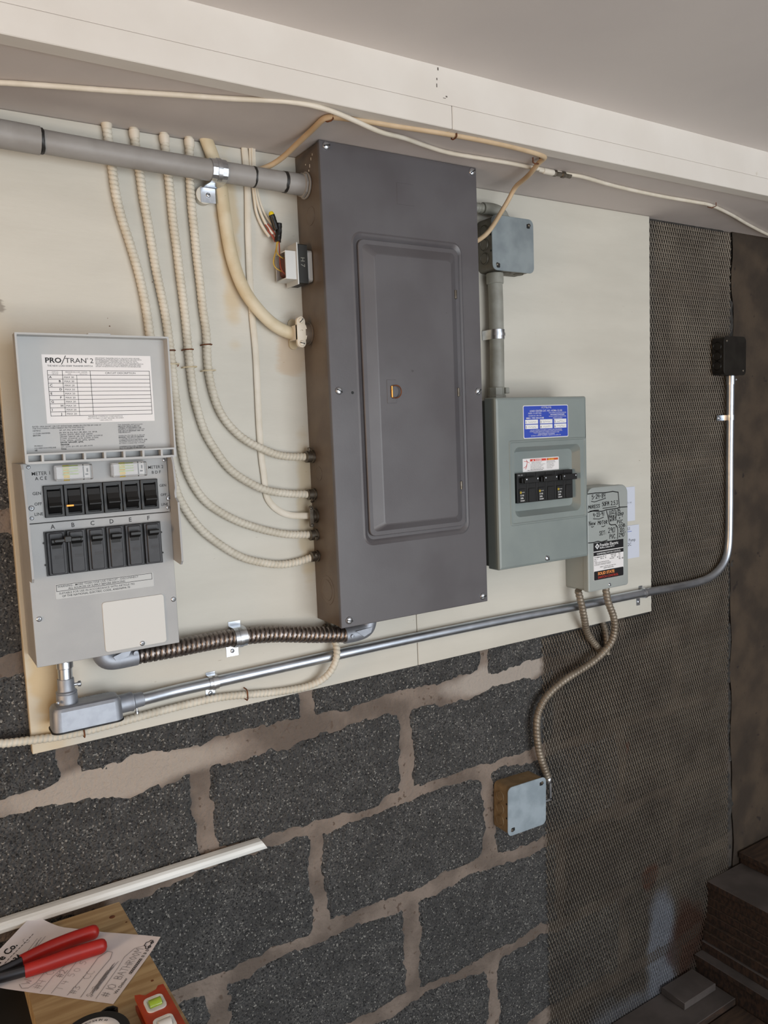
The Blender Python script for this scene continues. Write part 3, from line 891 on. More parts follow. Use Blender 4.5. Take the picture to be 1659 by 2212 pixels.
# side wings that shield the recessed switches
prof = [(TY + 0.003, 0.4345), (-0.102, 0.4345), (-0.108, 0.428), (-0.1165, 0.380), (-0.1175, 0.300), (-0.1165, 0.290), (-0.111, 0.2845), (TY + 0.003, 0.2845)]
part('side_wing', MB().prism(prof, 'x', -0.4562, -0.4535), ['switch_grey'], ts)
prof = [(TY + 0.003, 0.4345), (-0.100, 0.4345), (-0.105, 0.425), (-0.1090, 0.392), (-0.1050, 0.385), (-0.1060, 0.378), (-0.1165, 0.372),
        (-0.1175, 0.300), (-0.1165, 0.290), (-0.111, 0.2845), (TY + 0.003, 0.2880)]
part('side_wing', MB().prism(prof, 'x', -0.2645, -0.2618), ['switch_grey'], ts)
part('switch_panel', MB().plate(-0.4530, -0.2650, 0.3572, 0.4345, 0.0006, TY + 0.003, TY - 0.0012, 0.0004), ['switch_grey'], ts)
cover = part('cover', MB().plate(-0.4545, -0.2640, 0.1668, 0.3562, 0.0008, TY + 0.003, TY, 0.0006), ['switch_grey'], ts)
part('blank_plate', MB().plate(-0.3670, -0.2825, 0.1715, 0.2410, 0.004, TY, TY - 0.0016, 0.0004), ['plate_light'], ts)
for x, z in ((-0.4470, 0.231), (-0.2685, 0.231), (-0.3170, 0.1755)):
    screw(ts, (x, TY - (0.0016 if z < 0.2 else 0.0), z), 0.0037)
for x, z in ((-0.4450, 0.377), (-0.4455, 0.364), (-0.2660, 0.376), (-0.2680, 0.363), (-0.4445, 0.4300), (-0.2685, 0.4300)):
    screw(ts, (x, TY - 0.0012, z), 0.0038 if z in (0.377, 0.376) else 0.0027)
# rocker switches A-F
SX0, SP = -0.4300, 0.02485
for i in range(6):
    x0, x1 = SX0 + i * SP + 0.0003, SX0 + (i + 1) * SP - 0.0003
    z0, z1 = 0.3632, 0.4048
    Y0, Y1 = TY - 0.0010, TY - 0.0062
    mb = MB()
    A = (x0, x1, z0, z1)
    B_ = (x0 + 0.0038, x1 - 0.0032, z0 + 0.0032, z1 - 0.0042)
    mb.loft([rl(A, 0.0004, Y0, 2), rl(A, 0.0004, Y1 + 0.0008, 2), rl(ins(A, 0.0006), 0.0004, Y1, 2), rl(B_, 0.001, Y1, 2), rl(B_, 0.001, Y1 + 0.0045, 2)], False, True)
    rs = part('rocker_switch', mb, ['black_plastic'], ts)
    prof = [(Y1 + 0.0042, z1 - 0.0055), (Y1 + 0.0008, z1 - 0.0075), (Y1 - 0.0012, z1 - 0.0150), (Y1 - 0.0048, z1 - 0.0222), (Y1 - 0.0085, z1 - 0.0262),
            (Y1 - 0.0088, z1 - 0.0278), (Y1 - 0.0062, z1 - 0.0290), (Y1 + 0.0005, z0 + 0.0060), (Y1 + 0.0042, z0 + 0.0045)]
    part('rocker', MB().prism(prof, 'x', x0 + 0.0046, x1 - 0.0040), ['black_plastic'], rs, angle=25)
    if i == 1:
        part('painted_glint', MB().box(x0 + 0.0006, x0 + 0.0092, Y1 - 0.0095, Y1 - 0.0078, z1 - 0.0282, z1 - 0.0262), ['amber_glint'], rs, label='painted amber highlight on the rocker edge')  # orange glint on the lever edge, modelled as a strip
# breakers A-F
BX0, BPITCH = -0.4320, 0.02517
mb = MB().box(-0.4330, -0.2803, TY - 0.0022, TY - 0.0003, 0.2862, 0.3447)
for x, z in ((-0.4336, 0.330), (-0.4336, 0.301), (-0.2797, 0.329), (-0.2797, 0.300)):
    mb.lathe((x, TY, z), (0, -1, 0), [(0.0013, 0), (0.0013, 0.0022), (0, 0.0024)], 8)
part('breaker_bezel', mb, ['black_plastic'], ts)
for i in range(6):
    x0, x1 = BX0 + i * BPITCH + 0.0012, BX0 + (i + 1) * BPITCH - 0.0012
    mb = MB()
    mb.box(x0, x1, TY - 0.0075, TY - 0.001, 0.2872, 0.3440, 0, 0.0006)
    mb.box(x0 + 0.0030, x1 - 0.0034, TY - 0.0105, TY - 0.007, 0.2892, 0.3425, 0, 0.0007)
    br = part('breaker', mb, ['dark_plastic'], ts)
    part('handle_well', MB().plate(x0 + 0.0052, x1 - 0.0058, 0.3225, 0.3345, 0.0005, TY - 0.0100, TY - 0.01085, 0.0002), ['gasket'], br)
    prof = [(TY - 0.010, 0.3265), (TY - 0.0165, 0.3300), (TY - 0.0195, 0.3312), (TY - 0.0195, 0.3345), (TY - 0.0165, 0.3358), (TY - 0.010, 0.3350)]
    part('toggle', MB().prism(prof, 'x', x0 + 0.0044, x1 - 0.0050), ['black_plastic'], br)
    mb = MB()
    frame_into(mb, x0 + 0.0082, x1 - 0.0048, 0.3090, 0.3125, 0.0004, TY - 0.0107)
    for q in range(3):
        line_into(mb, (x0 + 0.0095 + 0.0026 * q, 0.3108), (x0 + 0.0110 + 0.0026 * q, 0.3108), 0.0010, TY - 0.0107)
    part('print', mb, ['ink_grey'], br)
mb = MB().box(-0.4240, -0.3905, TY - 0.0215, TY - 0.0175, 0.3312, 0.3356, 0, 0.0008)
mb.box(-0.4115, -0.4025, TY - 0.0225, TY - 0.0130, 0.3305, 0.3385, 0, 0.0008)
part('handle_tie', mb, ['black_plastic'], ts)
# printing on the fascia
Yp = TY - 0.00135
for s, x, z, h in (('METER 1', -0.4298, 0.4190, 0.0066), ('A C E', -0.4305, 0.4127, 0.0062), ('GEN', -0.4370, 0.3937, 0.0056),
                   ('OFF', -0.4365, 0.3800, 0.0056), ('LINE', -0.4368, 0.3668, 0.0056),
                   ('METER 2', -0.2812, 0.4190, 0.0060), ('B D F', -0.2808, 0.4118, 0.0058), ('GEN', -0.2730, 0.3930, 0.0051),
                   ('OFF', -0.2728, 0.3798, 0.0051), ('LINE', -0.2722, 0.3662, 0.0051)):
    part('printed_word', text_into(MB(), s, x, z, h, 'CENTER', 0.010, y=Yp, sx=0.95), ['ink'], ts)
for i, ch in enumerate('ABCDEF'):
    part('circuit_letter', text_into(MB(), ch, -0.4210 + 0.02500 * i, 0.3478, 0.0082, 'CENTER', 0.02, y=TY - 0.00025, sx=0.95), ['ink_grey'], ts)
wl = part('warning_label', MB().plate(-0.4245, -0.2945, 0.2537, 0.2738, 0.0015, TY, TY - 0.0003, 0.0001), ['clear_film'], ts)
mb = MB()
frame_into(mb, -0.4228, -0.2968, 0.2642, 0.2725, 0.0006, TY - 0.0004)
text_into(mb, 'WARNING - MORE THAN ONE LIVE CIRCUIT - DISCONNECT', -0.4215, 0.2690, 0.0038, y=TY - 0.0004, sx=1.02, bold=0.01)
text_into(mb, 'ALL SOURCES OF SUPPLY BEFORE SERVICING', -0.4080, 0.2653, 0.0036, y=TY - 0.0004, sx=1.02, bold=0.01)
text_into(mb, 'SUITABLE FOR USE IN ACCORDANCE WITH ARTICLE 702', -0.4200, 0.2598, 0.0037, y=TY - 0.0004, sx=1.04, bold=0.01)
text_into(mb, 'OF THE NATIONAL ELECTRIC CODE, ANSI/NFPA 70', -0.4165, 0.2558, 0.0037, y=TY - 0.0004, sx=1.04, bold=0.01)
part('lettering', mb, ['ink'], wl)
# the two power meters: clear cover over a printed dial
for x0, x1, z0, z1 in ((-0.4152, -0.3682, 0.4100, 0.4305), (-0.3432, -0.2965, 0.4102, 0.4300)):
    A = (x0, x1, z0, z1)
    mt = part('meter', MB().loft([rl(A, 0.0015, TY - 0.001, 3), rl(A, 0.0015, TY - 0.0125, 3), rl(ins(A, 0.0018), 0.001, TY - 0.0148, 3)], True, True), ['clear_plastic'], ts)
    mb = MB()
    mb.plate(x0 + 0.0022, x1 - 0.0022, z0 + 0.0022, z1 - 0.0022, 0.0005, TY - 0.0018, TY - 0.0040, 0.0003, mat=0)
    w = x1 - x0
    yd = TY - 0.0042
    rect_into(mb, x0 + 0.24 * w, x0 + 0.40 * w, z0 + 0.003, z1 - 0.003, yd, mat=2)
    for zz in (0.36, 0.55, 0.72):
        rect_into(mb, x0 + 0.22 * w, x0 + 0.64 * w, z0 + (z1 - z0) * zz, z0 + (z1 - z0) * (zz + 0.08), yd - 0.0001, mat=1)
    rect_into(mb, x0 + 0.76 * w, x0 + 0.79 * w, z0 + 0.0028, z1 - 0.0028, yd, mat=3)
    rect_into(mb, x0 + 0.82 * w, x0 + 0.90 * w, z0 + 0.006, z0 + 0.008, yd, mat=3)
    rect_into(mb, x0 + 0.86 * w, x0 + 0.90 * w, z0 + 0.010, z0 + 0.015, yd, mat=3)
    part('dial', mb, ['white_paper', 'vial_green', 'yellow_ink', 'ink_grey'], mt)
# raised lid: a shallow tray seen from inside
lid = None
LXa, LXb, LZa, LZb, LY = -0.4498, -0.2560, 0.4345, 0.5985, -0.083
mb = MB()
A = (LXa, LXb, LZa, LZb)
R_ = -0.0985
mb.loft([rl(A, 0.001, LY + 0.0028, 2), rl(A, 0.001, R_, 2), rl(ins(A, 0.0024), 0.001, R_, 2), rl(ins(A, 0.0030), 0.002, LY, 2)], True, True)
mb.box(-0.362, -0.333, R_ - 0.0005, LY, 0.598, 0.6003, 0, 0.0005)
lid = part('lid', mb, ['lid_grey'], ts)
mb = MB()
xs = [-0.4475, -0.4290, -0.4030, -0.3775, -0.3520, -0.3268, -0.3015, -0.2763, -0.2582]
for i, x in enumerate(xs):
    mb.box(x - 0.0014, x + 0.0014, -0.0987, LY, 0.4352, 0.4458)
for z in (0.4350, 0.4460):
    mb.box(-0.4480, -0.2578, -0.0990, LY, z - 0.0011, z + 0.0011)
part('hinge_strip', mb, ['lid_grey'], lid)
lx0, lx1, lz0, lz1 = -0.4180, -0.2785, 0.4850, 0.5735
part('paper_label', MB().plate(lx0, lx1, lz0, lz1, 0.0004, LY, LY - 0.0003, 0.0001), ['white_paper'], lid)
Yl = LY - 0.00045
mb = MB()
text_into(mb, 'PRO', -0.4145, 0.5630, 0.0092, y=Yl, bold=0.024, sx=1.14)
line_into(mb, (-0.3945, 0.5610), (-0.3890, 0.5720), 0.0009, Yl)
text_into(mb, 'TRAN', -0.3900, 0.5630, 0.0090, y=Yl, bold=0.0, sx=1.14)
text_into(mb, '®', -0.3630, 0.5675, 0.0030, y=Yl)
text_into(mb, '2', -0.3590, 0.5630, 0.0090, y=Yl, sx=1.05)
text_into(mb, 'THE NEW LOAD-SIDE® TRANSFER SWITCH', -0.4120, 0.5580, 0.0030, y=Yl, bold=0.02, sx=0.96)
for k, s in enumerate(('IMPORTANT: TRANSFER SWITCH CIRCUITS WITH GFI AND', 'BREAKERS MUST BE INSTALLED ON BRANCH CIRCUITS WITH', 'NO AFI BREAKERS. TRANSFER SWITCH CIRCUITS WITH',
                       'AFCI BREAKERS CAN BE INSTALLED ON THE 15A OR 20A', 'BRANCH CIRCUITS. DO NOT INSTALL ANY TRANSFER SWITCH', 'CIRCUIT TO BRANCH CIRCUITS BREAKERS WITH GFI USING',
                       'EXCEPT IN ADDITION A UNIT IS WHICH CAN BE REPLACED.')):
    text_into(mb, s, -0.3520, 0.5690 - 0.00185 * k, 0.0021, y=Yl, sx=1.05, res=1)
tx0, tx1, tz0, tz1 = -0.4125, -0.2790 - 0.0025, 0.4945, 0.5530
c1, c2, c3 = -0.3945, -0.3770, -0.3595
rows = [tz1 - 0.0058 - (tz1 - 0.0058 - tz0) * k / 10 for k in range(11)]
for z in [tz1] + rows:
    line_into(mb, (tx0, z), (tx1, z), 0.00055, Yl)
for x in (tx0, c1, c3, tx1):
    line_into(mb, (x, tz0), (x, tz1), 0.00055, Yl)
line_into(mb, (c2, tz0), (c2, rows[0]), 0.00045, Yl)
text_into(mb, 'SWITCH', (tx0 + c1) / 2, tz1 - 0.0026, 0.0019, 'CENTER', y=Yl, sx=1.1, res=1)
text_into(mb, 'CIRCUIT', (tx0 + c1) / 2, tz1 - 0.0049, 0.0019, 'CENTER', y=Yl, sx=1.1, res=1)
text_into(mb, 'BREAKER IN LOAD CENTER', (c1 + c3) / 2, tz1 - 0.0026, 0.0020, 'CENTER', y=Yl, sx=1.1, res=1)
text_into(mb, 'AMPS', (c1 + c2) / 2, tz1 - 0.0050, 0.0018, 'CENTER', y=Yl, res=1)
text_into(mb, 'CIRCUIT NO.', (c2 + c3) / 2, tz1 - 0.0050, 0.0018, 'CENTER', y=Yl, res=1)
text_into(mb, 'CIRCUIT DESCRIPTION', (c3 + tx1) / 2, tz1 - 0.0040, 0.0034, 'CENTER', y=Yl, sx=1.15)
for k, ch in enumerate('ABCDEFGHIJ'):
    z = rows[k + 1] + 0.0013
    text_into(mb, ch, tx0 + 0.0016 if k % 2 == 0 else c1 - 0.0052, z, 0.0040, y=Yl, bold=0.02, sx=1.15)
    text_into(mb, 'MAX 30' if k < 2 else 'MAX 20', c1 + 0.0015, z, 0.0033, y=Yl, sx=1.1)
for k, s in enumerate(('RELIANCE CONTROLS CORPORATION', '2001 YOUNG COURT, RACINE, WI 53404', '1-800-634-6155')):
    text_into(mb, s, -0.3440, 0.4918 - 0.0024 * k, 0.0023, 'CENTER', y=Yl, sx=1.1, res=1)
# moulded text under the paper label
Yl = LY - 0.0002
for k, s in enumerate(('RATED 10KA SHORT CIRCUIT WITHSTAND WHEN PROTECTED BY ONE OF', 'THE FOLLOWING OVERCURRENT PROTECTIVE DEVICES:')):
    text_into(mb, s, -0.4360, 0.4805 - 0.0024 * k, 0.0025, y=Yl, sx=1.0, bold=0.02, res=1)
for s, x, z in (('SIEMENS', -0.4360, 0.4752), ('QP, QT, MQ, QPH, HQP, BL', -0.4040, 0.4752), ('CUTLER-HAMMER', -0.4360, 0.4718),
                ('BR, BW, BJ, BQ, BQC, BR, BRH, CH, GFCB,', -0.4040, 0.4718), ('EATON', -0.4360, 0.4692), ('QBHW, QHPW, HBW, HQP, QBHW,', -0.4040, 0.4692),
                ('QBGFEP, QBHGF, QB, QGF, QCHW, QCHWGF,', -0.4040, 0.4666), ('QCHW, QCHWGF, QCR, QCHW, QCHW,', -0.4040, 0.4640),
                ('QCHL, QPHW, QPHW, QPHL, QPHW,', -0.4040, 0.4614), ('QPHGF, QPHGFEP, QPHL', -0.4040, 0.4590), ('MURRAY', -0.4355, 0.4558), ('BREAKER', -0.4035, 0.4562),
                ('SQUARE D/HOMELINE', -0.4355, 0.4530), ('QO, QOH, QO-GFI, QO-AFI, HOM', -0.4035, 0.4536), ('GE', -0.4355, 0.4502), ('THQL', -0.4035, 0.4506)):
    text_into(mb, s, x, z, 0.0025, y=Yl, sx=1.05, bold=0.03, res=1)
for k, s in enumerate(('THIS TRANSFER SWITCH IS SUIT-', 'ABLE FOR USE IN A CIRCUIT', 'CAPABLE OF DELIVERING THE', 'MAXIMUM CURRENT SHOWN ON', 'THE CIRCUIT BREAKER USED ON', 'THIS PRODUCT.', '',
                       'WHEN PROTECTED BY A CIRCUIT', 'BREAKER, THE CIRCUIT BREAKER', 'TOGETHER WITH HOUSING A', 'CONNECTION BOX PROTECTS. THE', 'TRANSFER SWITCH MUST NOT BE', 'IN USING CONNECTED SYSTEMS.', '',
                       'CONTINUOUS LOAD CURRENT', 'NOT TO EXCEED 80 PERCENT OF', 'SWITCH RATING.')):
    text_into(mb, s, -0.3290, 0.4800 - 0.0021 * k, 0.0022, y=Yl, sx=1.05, bold=0.02, res=1)
part('lettering', mb, ['ink'], lid)

# ================================================================ LOAD CENTER
lc = thing('load_center', 'green-grey load center with a blue label and six black breakers showing', 'load center', (0.449, -0.001, 0.1955))
LCY = -0.085
mb = MB()
A = (0.3385, 0.5600, 0.1985, 0.5070)
mb.loft([rl(A, 0.002, -0.0008, 2), rl(A, 0.002, -0.058, 2)], True, True)
part('enclosure', mb, ['load_box'], lc)
mb = MB()
A = (0.3345, 0.5645, 0.1950, 0.5105)
OB = (0.3645, 0.5585, 0.2765, 0.4300)
IB = (0.3765, 0.5440, 0.2905, 0.4180)
FB = (0.3850, 0.5365, 0.2990, 0.4100)
mb.loft([rl(A, 0.002, -0.054), rl(A, 0.002, LCY + 0.005), rl(ins(A, 0.0015), 0.002, LCY + 0.0015), rl(ins(A, 0.005), 0.002, LCY), rl(ins(OB, -0.002), 0.004, LCY),
         rl(ins(OB, -0.0005), 0.004, LCY - 0.0014), rl(ins(OB, 0.0012), 0.004, LCY - 0.0014), rl(ins(OB, 0.0030), 0.004, LCY + 0.0002),
         rl(ins(IB, -0.001), 0.012, LCY + 0.0002), rl(IB, 0.012, LCY + 0.002), rl(FB, 0.009, LCY + 0.0145)], True, True)
part('cover', mb, ['load_grey'], lc)
screw(lc, (0.4525, LCY, 0.2050), 0.0055, 'slot', 0.9)
FY = LCY + 0.0145
B0, BP = 0.3858, 0.02405
for i in range(6):
    x0, x1 = B0 + i * BP + 0.0004, B0 + (i + 1) * BP - 0.0004
    mb = MB()
    mb.box(x0, x1, FY - 0.0085, FY + 0.001, 0.3145, 0.3700, 0, 0.0006)
    mb.box(x0 + 0.0040, x1 - 0.0042, FY - 0.0105, FY - 0.008, 0.3155, 0.3410, 0, 0.0005)
    br = part('breaker', mb, ['black_plastic'], lc)
    part('toggle', MB().box(x0 + 0.006, x1 - 0.006, FY - 0.0165, FY - 0.008, 0.3520, 0.3610, 0, 0.0008), ['black_plastic'], br)
    part('handle_well', MB().plate(x0 + 0.0055, x1 - 0.0055, 0.3415, 0.3500, 0.0004, FY - 0.008, FY - 0.0089, 0.0002), ['gasket'], br)
    if i % 2 == 0:
        mb = MB()
        yy = FY - 0.0108
        frame_into(mb, x0 + 0.0052, x0 + 0.0082, 0.3330, 0.3358, 0.0011, yy, mat=1)
        text_into(mb, 'HOM', x0 + 0.0095, 0.3335, 0.0028, y=yy, res=1)
        text_into(mb, 'C US', x0 + 0.0055, 0.3275, 0.0040, y=yy, bold=0.03, res=1)
        text_into(mb, '20A', x0 + 0.0060, 0.3225, 0.0042, y=yy, bold=0.03, res=1)
        text_into(mb, '120/240', x0 + 0.0052, 0.3180, 0.0032, y=yy, bold=0.03, res=1)
        part('print', mb, ['white_ink', 'yellow_ink'], br)
        if i == 0:
            mb = MB()
            text_into(mb, 'ON', x0 + 0.002, 0.3655, 0.0032, y=FY - 0.0087, res=1)
            text_into(mb, '(15)', x0 + 0.009, 0.3655, 0.0032, y=FY - 0.0087, res=1)
            part('handle_print', mb, ['white_ink'], br)
for a in (0, 2, 4):
    x0, x1 = B0 + a * BP + 0.0095, B0 + (a + 2) * BP - 0.0030
    if a == 4:
        x1 += 0.003
    ht = part('handle_tie', MB().box(x0, x1, FY - 0.0205, FY - 0.0160, 0.3515, 0.3625, 0, 0.0008), ['black_plastic'], lc)
    for x in (x0 + 0.0045, x1 - 0.0035):
        part('rivet', MB().lathe((x, FY - 0.0204, 0.3590), (0, -1, 0), [(0.0018, 0), (0.0016, 0.0006), (0.0, 0.0009)], 12), ['zinc'], ht)
bl = part('blue_label', MB().plate(0.3990, 0.5135, 0.4340, 0.4950, 0.003, LCY, LCY - 0.0004, 0.0001), ['white_paper'], lc, label='blue label with white lettering')
yb = LCY - 0.0005
mb = MB()
rect_into(mb, 0.4003, 0.5122, 0.4353, 0.4937, yb, r=0.0022)
part('blue_field', mb, ['blue_label'], bl)
yb -= 0.0002
mb = MB()
text_into(mb, 'HOMELINE', 0.4570, 0.4890, 0.0056, 'CENTER', 0.03, y=yb, sx=0.95)
for z in (0.4897, 0.4912, 0.4926):
    line_into(mb, (0.4365, z), (0.4775, z), 0.0004, yb - 0.0001, mat=2)
text_into(mb, 'LOAD CENTER CAT. NO.: HOM6-12L100', 0.4565, 0.4828, 0.0050, 'CENTER', 0.03, y=yb, sx=0.92)
for k, s in enumerate(('MAINS: 100 AMP MAX.', '120/240V AC 1PH. 3W.', 'SERIES 1  TYPE 1 ENCLOSURE')):
    text_into(mb, s, 0.4280, 0.4790 - 0.0044 * k, 0.0036, 'CENTER', 0.03, y=yb, sx=0.95, res=1)
for k, s in enumerate(('USE COPPER OR ALUM AS SERVICE', 'DISCONNECT IF INSTALLED', 'ON NOT MORE FOR ADDITIONAL', 'WIRING DIAGRAM')):
    text_into(mb, s, 0.4855, 0.4795 - 0.0034 * k, 0.0029, 'CENTER', 0.03, y=yb, sx=1.0, res=1)
for c in range(3):
    for r in range(2):
        x0 = (0.4035, 0.4402, 0.4765)[c]
        rect_into(mb, x0, x0 + 0.0318, 0.4608 - 0.0092 * r, 0.4685 - 0.0092 * r, yb)
        text_into(mb, '135246'[c + 3 * r], x0 + 0.0010, 0.4620 - 0.0092 * r, 0.0058, y=yb - 0.0001, bold=0.03, mat=1, sx=0.8)
        rnd = random.Random(c * 2 + r)
        z = 0.4640 - 0.0092 * r
        P = [(x0 + 0.007 + 0.0014 * q, z + rnd.uniform(-.0012, .0016)) for q in range(15)]
        poly_into(mb, P, 0.00035, yb - 0.0001, mat=3)
for k, s in enumerate(('USE ONLY SUPPLIED OR SQUARE D COMPANY APPROVED BREAKERS', 'BONDING: WHEN SERVICE, SET BONDING SCREW TIGHT AS SHOWN.', 'TORQUE TIGHT 30 LB-IN COPPER OR ALUMINIUM WIRE', 'CONDUCTORS #14 - 8 CU. #12-8 AL',
                       'SQUARE D COMPANY  PALATINE, IL  MADE IN U.S.A. LISTED 70A')):
    text_into(mb, s, 0.4560 if k < 4 else 0.4550, 0.4482 - 0.0026 * k, 0.0025, 'CENTER', 0.03, y=yb, sx=1.05, res=1)
part('lettering', mb, ['white_ink', 'ink', 'blue_label', 'ink_grey'], bl)
dl = part('danger_label', MB().plate(0.4085, 0.5015, 0.3712, 0.3962, 0.0008, FY, FY - 0.0004, 0.0001), ['white_paper'], lc, label='white danger sticker with red bands')
yb = FY - 0.0006
mb = MB()
rect_into(mb, 0.4270, 0.4680, 0.3905, 0.3946, yb, mat=1)
rect_into(mb, 0.4695, 0.4995, 0.3905, 0.3946, yb, mat=2)
text_into(mb, 'DANGER', 0.4395, 0.3911, 0.0040, y=yb - 0.0001, bold=0.03, mat=3, sx=1.05)
mb.add([(0.4325, yb - 0.0001, 0.3912), (0.4365, yb - 0.0001, 0.3912), (0.4345, yb - 0.0001, 0.3942)], [(0, 1, 2)], 3)
text_into(mb, 'PELIGRO', 0.4735, 0.3911, 0.0036, y=yb - 0.0001, bold=0.02, mat=4, sx=1.05)
for k in range(7):
    text_into(mb, ('HAZARD OF ELECTRIC SHOCK,', 'EXPLOSION OR ARC FLASH', 'Disconnect power before working on equipment.', 'Close and replace door before energizing.', 'Follow safe electrical work practices.',
                   'Only qualified persons may install or service.', 'Failure to follow will result in death or injury.')[k], 0.4275 + (0.003 if k < 2 else 0), 0.3880 - 0.00215 * k, 0.0019, y=yb, sx=1.0, res=1)
    text_into(mb, ('RIESGO DE DESCARGA', 'ELECTRICA, EXPLOSION', 'Desconecte el equipo', 'antes de trabajar en el.', 'Solo personal calificado', 'puede instalar o dar', 'servicio al equipo.')[k], 0.4695, 0.3880 - 0.00215 * k, 0.0019, y=yb, sx=1.1, res=1)
P = [(0.4180, 0.3935), (0.4195, 0.3905), (0.4190, 0.3860)]
poly_into(mb, P, 0.0011, yb, mat=1)
poly_into(mb, [(0.4120, 0.3915), (0.4185, 0.3910), (0.4250, 0.3880)], 0.0008, yb, mat=1)
poly_into(mb, [(0.4190, 0.3860), (0.4165, 0.3815), (0.4110, 0.3790)], 0.0009, yb, mat=1)
poly_into(mb, [(0.4190, 0.3860), (0.4180, 0.3810), (0.4150, 0.3765)], 0.0009, yb, mat=1)
text_into(mb, 'Failure to follow instructions will result in death', 0.4200, 0.3733, 0.0020, y=yb, bold=0.02, sx=1.0, res=1)
part('lettering', mb, ['ink', 'red_ink', 'orange_ink', 'white_ink', 'yellow_ink'], dl)

# ================================================================ PUMP CONTROL BOX
mc = thing('pump_control_box', 'grey pump control box covered in black handwriting, right of the load center', 'control box', (0.644, -0.001, 0.1135))
MY = -0.064
A = (0.5850, 0.7045, 0.1150, 0.3285)
part('enclosure', MB().loft([rl(ins(A, 0.001), (0.006, 0.006, 0.016, 0.016), -0.0008), rl(ins(A, 0.001), (0.006, 0.006, 0.016, 0.016), MY + 0.006)], True, True), ['control_grey'], mc)
part('cover', MB().loft([rl(A, (0.003, 0.006, 0.017, 0.017), MY + 0.012), rl(A, (0.003, 0.006, 0.017, 0.017), MY + 0.003), rl(ins(A, 0.0008), (0.003, 0.006, 0.017, 0.017), MY + 0.0008),
                         rl(ins(A, 0.003), (0.002, 0.005, 0.015, 0.015), MY)], True, True), ['control_grey'], mc)
screw(mc, (0.6465, MY, 0.1235), 0.0036, 'slot', 0.8)
np_ = part('name_plate', MB().plate(0.6005, 0.6890, 0.1375, 0.2150, (0.002, 0.002, 0.0005, 0.0005), MY, MY - 0.0004, 0.0001), ['white_paper'], mc, label='name plate with black bands and orange lettering')
ym = MY - 0.0006
mb = MB()
rect_into(mb, 0.6005, 0.6890, 0.1975, 0.2150, ym)
rect_into(mb, 0.6005, 0.6890, 0.1880, 0.1958, ym)
rect_into(mb, 0.6010, 0.6885, 0.1378, 0.1562, ym, r=0.002)
part('black_bands', mb, ['black_label'], np_)
mb = MB()
ym2 = ym - 0.0002
dx, dz = 0.6110, 0.2075
mb.add([(dx, ym2, dz - 0.0062), (dx + 0.0062, ym2, dz), (dx, ym2, dz + 0.0062), (dx - 0.0062, ym2, dz)], [(0, 1, 2, 3)], 0)
mb.add([(dx, ym2 - .0001, dz - 0.0032), (dx + 0.0028, ym2 - .0001, dz), (dx, ym2 - .0001, dz + 0.0032), (dx - 0.0028, ym2 - .0001, dz)], [(0, 1, 2, 3)], 1)
mb.add([(dx, ym2 - .0002, dz - 0.0016), (dx + 0.0008, ym2 - .0002, dz), (dx, ym2 - .0002, dz + 0.0016), (dx - 0.0008, ym2 - .0002, dz)], [(0, 1, 2, 3)], 0)
text_into(mb, 'Franklin Electric', 0.6182, 0.2062, 0.0092, y=ym2, bold=0.012, sx=0.92)
text_into(mb, 'Bluffton, Indiana 46714', 0.6182, 0.2020, 0.0042, y=ym2, bold=0.02, sx=1.1)
text_into(mb, 'SUBMERSIBLE MOTOR CONTROL', 0.6450, 0.1900, 0.0052, 'CENTER', y=ym2, bold=0.03, sx=0.92)
part('white_lettering', mb, ['white_ink', 'black_label'], np_)
mb = MB()
for s, x, z, h in (('MODEL', 0.6025, 0.1838, 0.0030), ('28230 8110', 0.6110, 0.1838, 0.0030), ('HP  1.5', 0.6275, 0.1842, 0.0030), ('VOLTS  230', 0.6500, 0.1846, 0.0030), ('PH  1', 0.6740, 0.1850, 0.0030),
                   ('KW  1.1', 0.6025, 0.1800, 0.0030), ('HZ  60', 0.6200, 0.1802, 0.0030), ('S.F.', 0.6330, 0.1805, 0.0030), ('MAX AMP', 0.6520, 0.1808, 0.0030), ('11.5', 0.6740, 0.1812, 0.0030),
                   ('SF  B', 0.6025, 0.1765, 0.0028), ('MAX AMP 9', 0.6470, 0.1772, 0.0028), ('SET  CR', 0.6690, 0.1776, 0.0028),
                   ('STREET TOTAL WITH PROTECTOR', 0.6025, 0.1730, 0.0026), ('UL  US', 0.6745, 0.1735, 0.0045),
                   ('2.5 FOR USE AND OR 60HZ 230 WITH SUBMERSIBLE', 0.6025, 0.1702, 0.0020), ('MOTORS ONLY 15-20 MAX BREAKER. TIME DELAY', 0.6025, 0.1680, 0.0020),
                   ('REFER TO AIM AND PUMP SUBSECTION', 0.6190, 0.1630, 0.0025), ('LISTED BY TESTED IN USA', 0.6290, 0.1595, 0.0024)):
    text_into(mb, s, x, z, h, y=ym2, bold=0.02, sx=1.05, res=1, mat=0)
text_into(mb, 'SOLID STATE', 0.6120, 0.1478, 0.0083, y=ym2, bold=0.035, sx=1.0, mat=1)
text_into(mb, 'SWITCH CONTROL', 0.6120, 0.1403, 0.0068, y=ym2, bold=0.025, sx=1.0, mat=2)
part('lettering', mb, ['ink', 'orange_text', 'red_ink'], np_)
